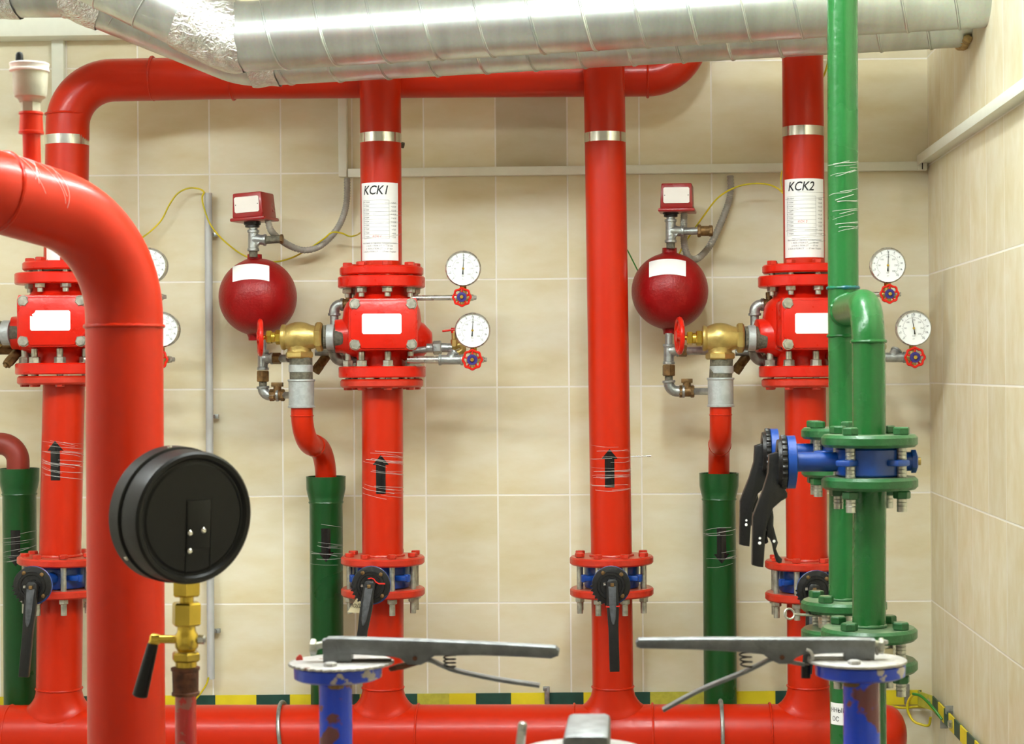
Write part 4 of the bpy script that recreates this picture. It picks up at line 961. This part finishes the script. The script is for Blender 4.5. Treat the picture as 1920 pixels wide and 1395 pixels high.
def gfl(parent, c, z, R=.083, w=.0215):
    part('flange', MB().ring(V((c.x, c.y, z)), Z, R, w, RG-.005, 56, ch=.005), GRF, parent)
# rear pipe, from above the frame down, with the branch that comes forward and turns down
t = thing('green_pipe', 'tall light green pipe at right from the top, branching into a forward elbow', 'pipe', V((cB.x, cB.y, zf1))); PM[t.name] = GRL
RB = L(28.5, dC)
part('pipe', MB().tube([V((cB.x, cB.y, zf1)), V((cB.x, cB.y, zE)), V((W(1581, 0, dC).x, cB.y, 2.5)), V((W(1581, 0, dC).x, cB.y, 2.88))], RB, 48), GRL, t, ang=60)
part('branch_elbow', MB().tube(bend([V((cB.x, cB.y, zE)), V((cA.x, cA.y, zE)), V((cA.x, cA.y, zf1))], .075, 20), RG, 48), GRL, t, ang=60)
part('weld_bead', MB().torus(V((cA.x, cA.y, zE-.065)), Z, RG, .0032, 48, 8, wob=.5), GRL, t)
for dz, mm in ((.045, mat('blue_smeared_weld', (20, 90, 110), .3, var=.1, rgb2=(30, 110, 60), scale=60)), (-.048, GRL)): part('weld_bead', MB().torus(V((cB.x, cB.y, zE+dz)), Z, RB, .0032, 48, 8, wob=.5), mm, t)
part('weld_bead', MB().torus(V((cB.x, cB.y-.055, zE)), Y, RG, .004, 48, 8, wob=.5), GRL, t)
for c in (PA, PB):
    o = V((c.x, c.y, zf1)); gfl(t, c, zf1)
    for k in range(4 if c is PA else 6):
        q = (PI/4+PI/2*k+.12) if c is PA else PI/6+PI/3*k
        put('bolt', GBOLT, t, V((c.x+math.cos(q)*.063, c.y+math.sin(q)*.063, zf1+.0107)), (0, 0, random.random()))
wrap(t, V((cB.x, cB.y, W(1581, 365, dC).z)), Z, RB, .14, 16)
m = MB(); q = V((W(1581, 0, dC).x, cB.y, W(1555, 365, dC).z)); grid_patch(m, q, RB, 0, -.045, -.033, -.055, .045, .001); part('black_marker', m, TAPEB, t, 'black sticker under the clear film')
# lower legs between the two sets of flanges
for c, nm, d in ((PA, 'nearer light green pipe leg at right between its two flanged joints', dA), (PB, 'farther light green pipe leg at right, half hidden behind the nearer leg', dC)):
    t = thing('green_pipe', nm, 'pipe', V((c.x, c.y, zg1))); PM[t.name] = GRL
    off = V((-.003, 0, 0)); part('pipe', MB().tube([V((c.x, c.y, zf2)), V((c.x, c.y, zg1))+off], RG if c is PA else RB, 48), GRL, t, ang=60)
    gfl(t, c, zf2); gfl(t, c+off, zg1); part('weld_bead', MB().torus(V((c.x, c.y, zg1+.013))+off, Z, RG, .003, 48, 8, wob=.5), GRF, t)
    for k in range(4):
        q = PI/4+PI/2*k+.1; put('bolt', GBOLT2, t, V((c.x+math.cos(q)*.063, c.y+math.sin(q)*.063, zg1+.0107))+off, (0, 0, random.random()))
    t = thing('green_pipe', ('nearest' if c is PA else 'rear')+' green pipe stub below the bottom green flanges at right', 'pipe', V((c.x, c.y, zg2))); PM[t.name] = GRL
    gfl(t, c+off, zg2); part('pipe', MB().cyl(V((c.x, c.y, zg2))+off, V((c.x, c.y, 0))+off, RG, 48), GRL, t)
    t2_ = thing('wafer_valve', 'thin metal wafer check valve between the '+('nearer' if c is PA else 'farther')+' bottom green flanges', 'valve', V((c.x, c.y, (zg1+zg2)/2)))
    o = V((c.x, c.y, zg2+.011))+off; hh = zg1-zg2-.022
    part('ring_body', MB().lathe(o, Z, [(0, .046), (.001, .05), (hh-.001, .05), (hh, .046)], 40), STL, t2_)
    if c is PA:
        lp = part('rating_plate', MB().box(o+V((.022, -.046, hh/2)), (.026, .006, .014), Matrix.Rotation(.45, 3, 'Z')), mat('cream_plate', (226, 214, 176), .5, var=.02), t2_)
    else:
        oo = W(1510, 1152, dC-.05); m = MB().torus(W(1480, 1151, dC-.05), V((.3, -1, .35)), L(9.5, dC), .0022, 28, 8, sq=1); m.cyl(W(1489, 1152, dC-.05), W(1560, 1155, dC-.02), .0026, 12)
        part('eye_bolt', m, ZNC, t2_, 'steel eye bolt'); m = MB()
        part('chain', MB().tube([W(1516, 1149, dC-.04)+V((i*.003, 0, (-1)**i*.002)) for i in range(18)], .0022, 6), SPR, t2_)
    if c is PA:   # paper sticker with lettering
        o = V((c.x, c.y, W(1560, 1336, dA).z))
        st = thing('paper_sticker', 'white sticker with printed letters on the nearest green pipe stub', 'sticker', o+V((0, -RG, 0)))
        # seen on the leg farther back
# white sticker sits on the rear stub
cS = V((cB.x-.003, cB.y, 0)); zz = W(1568, 1340, dC-.03).z
ORG[st.name] = V((cS.x, cS.y-RG, zz)); st.location = ORG[st.name]; st['label'] = 'white paper sticker with black letters low on the rear green pipe'
m = MB(); q = V((cS.x, cS.y, zz)); grid_patch(m, q, RG, 0, -.036, .03, -.021, .021, .0008); part('paper', m, WHT, st)
m = MB()
for s, dz, sc, sz in (('ННЫЙ', .007, -.0165, .0125), ('ОС', -.010, -.0215, .0125)):
    v, f = text2d(s, sz); m.add(on_cyl([(sc+x*.85, dz+y) for x, y in v], q, RG, 0, .0013), f)
part('lettering', m, INK, st)
# blue wafer valves with black levers
def side_valve(c, lab, d):
    zc = (zf1+zf2)/2; o = V((c.x, c.y, zc)); hh = (zf1-zf2)-.0225
    t = thing('butterfly_valve', lab, 'butterfly valve', o)
    m = MB().lathe(o-Z*hh/2, Z, [(0, .047), (.001, .055), (.004, .058), (hh-.004, .058), (hh-.001, .055), (hh, .047)], 48)
    for a in (.9, 2.3, -.9, -2.3):
        M = Matrix.Rotation(a, 3, 'Z'); m.box(o+M @ V((.066, 0, 0)), (.03, .03, .011), M, bev=.003)
    m.cyl(o-X*.05, o-X*.128, .017, 28); m.cyl(o+X*.05, o+X*.074, .0165, 24); m.lathe(o+X*.072, X, [(0, .02), (.008, .02), (.01, .016)], 6)
    m.lathe(o-X*.126, -X, [(0, .03), (.003, .046), (.017, .046), (.018, .043)], 48)
    part('valve_body', m, BLU, t)
    part('end_cap', MB().cyl(o+X*.082, o+X*.088, .007, 14), BRS, t)
    D = o-X*.1445; pts = []
    for i in range(100):
        q = 2*PI*i/100; r = .0455+(.0018 if i % 4 < 2 else -.001); pts.append(D+V((0, math.cos(q)*r, math.sin(q)*r)))
    m = MB().prism(pts, V((-.009, 0, 0)), bev=.0012); m.lathe(D-X*.009, -X, [(0, .041), (.006, .039), (.006, .032), (.002, .03)], 40)
    part('dial_plate', m, BLK, t)
    k = .8; B = W(1360, 760, dA); u = L(1/3.17, dA)
    oy = o-PA; sh = V((c.x-cA.x, c.y-cA.y, 0))
    def G(x, y): p = W(1360+x/3.17, 760+y/3.17, dA); return V((p.x, p.y, p.z))+sh
    out = [G(x, y) for x, y in [(258, 292), (300, 278), (328, 278), (338, 300), (350, 420), (352, 500), (366, 518), (366, 546), (330, 566), (282, 608), (258, 670), (242, 730), (232, 840), (224, 960), (190, 956), (156, 946), (158, 800), (160, 660), (184, 596), (222, 500), (252, 400)]]
    lv = part('lever', MB().prism([p+V((0, .0125, 0)) for p in out], V((0, -.025, 0)), bev=.003), BLK, t)
    out = [G(x, y) for x, y in [(268, 600), (280, 615), (286, 660), (284, 715), (300, 775), (312, 815), (300, 852), (316, 890), (336, 912), (334, 934), (316, 938), (302, 928), (288, 880), (276, 820), (262, 790), (248, 780), (256, 812), (238, 824), (226, 790), (246, 740), (238, 690)]]
    part('trigger', MB().prism([p+V((0, .006, 0)) for p in out], V((0, -.012, 0)), bev=.002), BLK, lv)
    part('paint_spots', MB().lathe(G(202, 786)+V((0, -.0125, 0)), FR, [(0, .0022), (.0006, .002)], 10).lathe(G(201, 815)+V((0, -.0125, 0)), FR, [(0, .0028), (.0006, .0024)], 10).lathe(G(288, 806)+V((0, -.006, 0)), FR, [(0, .0026), (.0006, .0022)], 10), WHT, lv)
    part('pivot_pin', MB().cyl(G(320, 250)+V((-.004, 0, 0)), G(330, 250)+V((.004, 0, 0)), .009, 14), SPR, t)
side_valve(PA, 'blue butterfly valve with black lever on the nearer green pipe', dA)
side_valve(PB, 'blue butterfly valve with black lever on the farther green pipe', dC)
# ================================================================== foreground
# big red pipe at left
dP = 2.6; R4 = .054
c1 = W(232, 430, dP); zc = c1.z
foot = V((W(234, 1395, dP).x, c1.y, 0))
dr = V((-.57, -.82, .175)).normalized(); c0 = c1+dr*.30; c00 = c0+V((-.9, 0, .02))
t = thing('foreground_pipe', 'big red pipe in the left foreground, elbowing towards the viewer', 'pipe', foot)
part('pipe', MB().tube([foot, V((c1.x, c1.y, zc-.140))], R4, 64), RED, t, ang=60)
pp = bend([V((c1.x, c1.y, zc-.14)), c1, c0, c00], [.150, .150], 20)
part('elbow_section', MB().tube(pp, R4, 64), RED, t, ang=60)
part('weld_bead', MB().torus(V((c1.x, c1.y, zc-.138)), Z, R4, .0028, 64, 8, wob=.5), RED, t)
part('weld_bead', MB().torus(c1+dr*.214, dr, R4, .003, 64, 8, wob=.5), RED, t)
m = MB()
for i in range(9):
    o_ = c1+dr*(.13+random.random()*.07); s_ = V((.82, -.57, 0)).normalized(); p = []
    for j in range(14):
        q = -2.2+1.9*j/13+random.random()*.02+i*.1; q += 1.2; p.append(o_+s_*math.sin(q)*(R4+.0012)+Z*math.cos(q)*(R4+.0012)+dr*.012*math.sin(j*.3+i))
    m.tube(p, .0003, 5)
part('plastic_wrap', m, FILM, t, 'clear film strands around the elbow')
# air vent standing on it
dv = 2.47; A = W(61, 296, dv); u = L(1, dv)
t = thing('air_vent', 'pale metal automatic air vent with black cap standing on the red pipe', 'air vent', A-Z*.02)
at = lambda y: W(60-(296-y)*.03, y, dv)
part('pipe', MB().cyl(at(330), at(245), 16.5*u, 28), RED, t)
part('socket', MB().lathe(at(252), Z, [(0, 19*u), (1*u, 23.5*u), (5*u, 23.5*u), (6*u, 22*u), (36*u, 21*u), (38*u, 23*u), (42*u, 22*u), (43*u, 12*u)], 32), RED, t)
m = MB().hex(at(212), at(188), 19*u); m.lathe(at(192), Z, [(0, 20*u), (6*u, 23*u), (10*u, 29*u), (16*u, 31*u), (60*u, 33*u), (62*u, 33*u)], 48); part('vent_body', m, mat('nickel_plated_brass', (196, 194, 176), .38, metal=.15, var=.12, scale=30, bump=.3), t)
part('lid', MB().lathe(at(135), Z, [(0, 33*u), (1*u, 37*u), (4*u, 37*u), (5*u, 35.5*u), (12*u, 36*u), (14*u, 37*u), (16*u, 36*u), (17*u, 20*u)], 48), PLT, t)
part('valve_cap', MB().lathe(W(36.5, 115, dv), Z, [(0, 7.5*u), (12*u, 7*u), (16*u, 5.5*u), (18*u, 2*u)], 24), BLM, t, 'black plastic cap')
# black gauge seen from behind
dg = 2.17; C = W(364, 971, dg); Rg = .0795; axg = V((math.sin(math.radians(45)), -math.cos(math.radians(45)), -.055)).normalized()
axg = (Matrix.Rotation(math.radians(0), 3, 'Z') @ axg)
t = thing('pressure_gauge', 'large black pressure gauge seen from behind in the foreground', 'pressure gauge', W(350, 1105, dg))
a, ug, wg = frame(axg); rg = V((-axg.y, axg.x, 0)).normalized(); up = rg.cross(axg)*-1
if up.z < 0: up = -up
m = MB().lathe(C, -axg, [(0, Rg*.02), (0, Rg*.80), (.0015, Rg*.835), (.0015, Rg*.86), (-.003, Rg*.90), (-.0035, Rg*.955), (-.001, Rg*.99), (.004, Rg*1.0), (.030, Rg*1.0)], 96)
part('case', m, BLM, t, ang=28)
part('case_gap', MB().lathe(C-axg*.029, -axg, [(0, Rg*.985), (.006, Rg*.985)], 96), INK, t)
part('bezel', MB().lathe(C-axg*.033, -axg, [(0, Rg*.99), (.0015, Rg*1.03), (.022, Rg*1.03), (.0235, Rg*.99), (.0235, Rg*.9)], 96), BLM, t)
def GP(x, y, off=0): # x right, y up in gauge-radius units
    return C+rg*(x*Rg)+up*(y*Rg)+axg*off
m = MB(); m.box(GP(.08, -.1, .0005), (Rg*.40, .0008, Rg*.72), Matrix((rg, -axg, up)).transposed(), bev=.0005)
rim = []
for (x0, y0, x1, y1) in ((-.13, .27, .29, .27), (-.13, .27, -.13, -.85), (.29, .27, .29, -.82), (-.05, -.48, .27, -.48)):
    m.tube([GP(x0, y0, .0006), GP(x1, y1, .0006)], .0004, 8)
part('recess_panel', m, BLM, t)
for x, y in ((-.075, -.22), (.155, -.195), (-.075, -.49)):
    part('screw', MB().lathe(GP(x, y, .001), axg, [(0, .0036), (.0015, .0034), (.003, .002), (.0026, .0006)], 20), BND, t)
for q in (-2.52, 1.72, -.4):
    o = C-axg*.038+(rg*math.cos(q)+up*math.sin(q))*Rg*1.02; part('screw', MB().lathe(o, (rg*math.cos(q)+up*math.sin(q)), [(0, .003), (.0025, .0028), (.003, .001)], 14), BND, t)
# its brass cock
dk = 2.2; u = L(1, dk); kp = lambda x, y: W(x, y, dk)
t = thing('gauge_cock', 'brass gauge cock with black-sleeved lever under the black gauge', 'valve', kp(350, 1215))
part('gauge_nut', MB().hex(kp(350, 1080), kp(350, 1118), 28*u, .3), BRY, t)
m = MB().cyl(kp(350, 1115), kp(350, 1132), 13*u, 24); m.hex(kp(350, 1129), kp(349.5, 1173), 28*u, .1); m.cyl(kp(349.5, 1172), kp(349.5, 1184), 17*u, 24); part('union_nut', m, BRY, t)
m = MB().lathe(kp(350, 1221), Z, [(0, 16*u), (4*u, 19*u), (8*u, 21.5*u), (20*u, 22.5*u), (32*u, 21*u), (36*u, 18*u), (42*u, 17*u)], 40); m.hex(kp(349, 1222), kp(349, 1240), 28*u, .2); m.cyl(kp(349, 1239), kp(349, 1250), 20*u, 24); part('cock_body', m, BRY, t)
m = MB().hex(kp(371, 1199), kp(384, 1199), 9*u); m.cyl(kp(383, 1199), kp(387, 1199), 5*u, 12); part('side_nut', m, STL, t)
m = MB().tube(bend([kp(335, 1199), kp(288, 1198), kp(284, 1216)], 9*u, 8), 8*u, 20); m.lathe(kp(300, 1199), -X, [(0, 9*u), (6*u, 11*u), (14*u, 12*u), (18*u, 9*u)], 24)
lv = part('lever_arm', m, BRY, t)
part('sleeve', MB().lathe(kp(287, 1207), kp(262, 1306)-kp(287, 1207), [(0, 9*u), (2*u, 10.5*u), (90*u, 14*u), (101*u, 14.5*u), (103*u, 12*u)], 28), BLM, lv, 'black rubber sleeve')
t = thing('pipe_fitting', 'rusty threaded coupling on a red pipe stub under the brass cock', 'fitting', kp(349, 1275))
part('coupling', MB().lathe(kp(348, 1304), Z, [(0, 22*u), (1*u, 26*u), (6*u, 26*u), (8*u, 24*u), (46*u, 25*u), (48*u, 27*u), (53*u, 27*u), (54*u, 20*u)], 36), RST, t)
part('pipe', MB().cyl(kp(348, 1304), V((kp(348, 1440).x, kp(348, 1440).y, 0)), 19.5*u, 32), mat('flaking_red_pipe_paint', (196, 30, 26), .3, var=.1, scale=20, bump=.5, coat=.4, patch=(160, 90, 76), pscale=45, pt=.6), t)
# ------------------------------------------------------------------ blue stems with grey squeeze levers
def stem_valve(lab, cx, disc, stem, lever, und, trig, spring, bolt, piv, tooth, red=None, pin=None, d=2.1):
    u = L(1, d); k = lambda x, y, dd=0: W(x, y, d+dd)
    o = k(cx, disc[1])
    t = thing('butterfly_valve', lab, 'butterfly valve', k(cx, 1395), 'blue valves with grey squeeze levers')
    part('stem', MB().cyl(V((k(stem[0], 1470).x, k(stem[0], 1470).y, 0)), k(stem[0]-1, disc[1]+22), stem[1]*u, 40), BLF, t)
    part('mount_flange', MB().lathe(k(disc[3], disc[1]+30), Z, [(0, disc[4]*.9*u), (4*u, disc[4]*u), (24*u, disc[4]*1.01*u), (26*u, disc[4]*.97*u)], 64), BLR, t)
    R = disc[2]*u; pts = []
    for i in range(144):
        q = 2*PI*i/144; r = R
        if tooth: r = R*(1+(.02 if i % 4 < 2 else -.02)) if math.sin(q) < .25 else R
        pts.append(o+V((math.cos(q)*r, math.sin(q)*r, 0)))
    dm = MB().prism([p-Z*2*u for p in pts], Z*5*u, bev=.0008)
    dp = part('notched_disc', dm, DISC, t)
    part('bolt', MB().hex(o+V((-12*u, -.034, 2*u)), o+V((-12*u, -.034, 10*u)), 12*u), DISC, dp)
    part('nut', MB().hex(k(cx-10, disc[1]+34, -.02), k(cx-10, disc[1]+48, -.02), 15*u), BRD, t)
    w = 17*u
    out = [k(x, y) for x, y in lever]; m = MB().prism([p+Y*w for p in out], -Y*2*w, bev=.003)
    lv = part('lever', m, ALU, t)
    out = [k(x, y) for x, y in und]; m = MB().prism([p+Y*w*.95 for p in out], -Y*1.9*w, bev=.002); m.cyl(k(und[0][0], und[0][1]), k(und[0][0], und[0][1]+1), .001, 6)
    part('hub_block', m, ALU, lv)
    m = MB()
    tp = smooth([k(x, y) for x, y in trig], 6)
    for i in range(len(tp)-1):
        a, b = tp[i], tp[i+1]; n_ = V((-(b-a).z, 0, (b-a).x)).normalized()*2.6*u
        hw = w*(.55+.35*i/len(tp))
        m.add([a+Y*hw+n_, b+Y*hw+n_, b-Y*hw+n_, a-Y*hw+n_, a+Y*hw-n_, b+Y*hw-n_, b-Y*hw-n_, a-Y*hw-n_], [(0, 1, 2, 3), (4, 5, 6, 7), (0, 1, 5, 4), (2, 3, 7, 6), (1, 2, 6, 5), (3, 0, 4, 7)])
    part('trigger', m, ALU, lv)
    part('pivot_pin', MB().cyl(k(piv[0], piv[1])+Y*w*1.1, k(piv[0], piv[1])-Y*w*1.08, 4.5*u, 16), RST, lv)
    x, y0, y1 = spring; m = MB(); p = []
    for i in range(61):
        q = i/60; p.append(k(x[0]+(x[1]-x[0])*q, y0+(y1-y0)*q)+V((math.cos(q*2*PI*3.2)*11*u, math.sin(q*2*PI*3.2)*11*u, 0)))
    part('spring', m.tube(p, 1.6*u, 8), SPR, lv)
    a, b = bolt; part('clamp_bolt', MB().cyl(k(*a), k(*b), 7*u, 16).hex(k(b[0]+(a[0]-b[0])*.4, b[1]), k(*b), 15*u), ZNC, lv)
    return t, lv, k, u, w
r = stem_valve('left blue valve stem with grey squeeze lever pointing right', 640, (0, 1243, 97, 634, 82), (630, 31), [(607, 1200), (614, 1194.5), (640, 1194), (700, 1196), (800, 1199), (900, 1203), (1000, 1208.5), (1042, 1211), (1049, 1218), (1047, 1228), (1034, 1233), (980, 1230), (900, 1227), (815, 1228), (800, 1240), (790, 1245), (765, 1244), (752, 1233), (730, 1229), (662, 1225), (607, 1226)],
    [(606, 1198), (662, 1198), (661, 1240), (608, 1239)], [(731, 1255), (755, 1248), (800, 1237), (830, 1248), (855, 1257), (930, 1273), (1012, 1285)], ((843, 843), 1229, 1251), ((610, 1208), (582, 1213)), (780, 1232), True)
t, lv, k, u, w = r
part('crossbar', MB().box(k(697, 1237), (75*u, 2*w*.5, 3*u), bev=.0005), SPR, lv)
part('latch_tip', MB().prism([p+Y*w*.7 for p in [k(729, 1252), k(745, 1246), k(790, 1238), (k(792, 1243)), k(760, 1253), k(735, 1257)]], -Y*1.4*w, bev=.001), RST, lv)
part('paint_smear', MB().lathe(k(561, 1236, .01), V((.5, -1, .3)), [(0, 2*u), (1.5*u, 8*u), (3*u, 7*u), (4*u, 2*u)], 12, wob=.4), mat('red_smear', (190, 60, 50), .3, var=.05), t)
r = stem_valve('right blue valve stem with grey squeeze lever pointing left', 1607, (0, 1239, 92, 1613, 83), (1616, 34), [(1639, 1202), (1632, 1197), (1600, 1196), (1500, 1196), (1400, 1195.5), (1300, 1195.5), (1197, 1196.5), (1191.5, 1202), (1193, 1211), (1200, 1214), (1300, 1216), (1390, 1221), (1430, 1225), (1445, 1236), (1460, 1243), (1480, 1243), (1492, 1231), (1510, 1224), (1580, 1223), (1639, 1224)],
    [(1582, 1198), (1640, 1198), (1638, 1236), (1582, 1237)], [(1508, 1246), (1480, 1241), (1450, 1235), (1420, 1248), (1390, 1262), (1310, 1295), (1243, 1331)], ((1397, 1400), 1223, 1252), ((1634, 1206), (1657, 1211)), (1465, 1230), False)
t, lv, k, u, w = r
part('crossbar', MB().box(k(1550, 1234), (70*u, w*.6, 6*u), bev=.001), DISC, lv)
part('latch_spring', MB().tube(smooth([k(1512, 1218, -.012), k(1520, 1222, -.012), k(1524, 1234, -.012), k(1519, 1244, -.012)], 6), 3*u, 10), DISC, lv)
part('rubber_stop', MB().cyl(k(1511, 1246), k(1511, 1271), 9*u, 20), BLM, lv)
part('setting_clip', MB().lathe(k(1657, 1208), V((.2, 0, 1)), [(0, 4*u), (3*u, 8*u), (8*u, 7*u), (9*u, 2*u)], 12).cyl(k(1645, 1228), k(1643, 1212), 3*u, 10), DISC, t)
# valve right at the bottom edge
d = 1.75; u = L(1, d); k = lambda x, y, dd=0: W(x, y, d+dd)
t = thing('butterfly_valve', 'blurred white disc and grey lever block at the bottom edge', 'butterfly valve', k(1090, 1500))
o = k(1092, 1408)
part('notched_disc', MB().lathe(o-Z*6*u, Z, [(0, 118*u), (6*u, 118*u), (7*u, 116*u)], 80), DISC, t)
part('stem', MB().cyl(V((o.x, o.y, 0)), o, 38*u, 40), BLF, t)
m = MB().box(k(1102, 1384, -.03), (82*u, .16, 52*u), Matrix.Rotation(-.06, 3, 'X'), bev=.005); part('lever', m, ALU, t)
m = MB().box(k(977, 1384), (17*u, .012, 62*u), Matrix.Rotation(.12, 3, 'Y'), bev=.003); part('stop_prong', m, STL, t)
# ================================================================== world and exposure
w = bpy.data.worlds.new('world'); SC.world = w; w.use_nodes = True
bg = w.node_tree.nodes['Background']; bg.inputs['Color'].default_value = (1, .97, .92, 1); bg.inputs['Strength'].default_value = .2
vs = SC.view_settings; vs.view_transform = 'Standard'; vs.look = 'None'; vs.gamma = 1; vs.exposure = EXPO
vs.use_curve_mapping = False
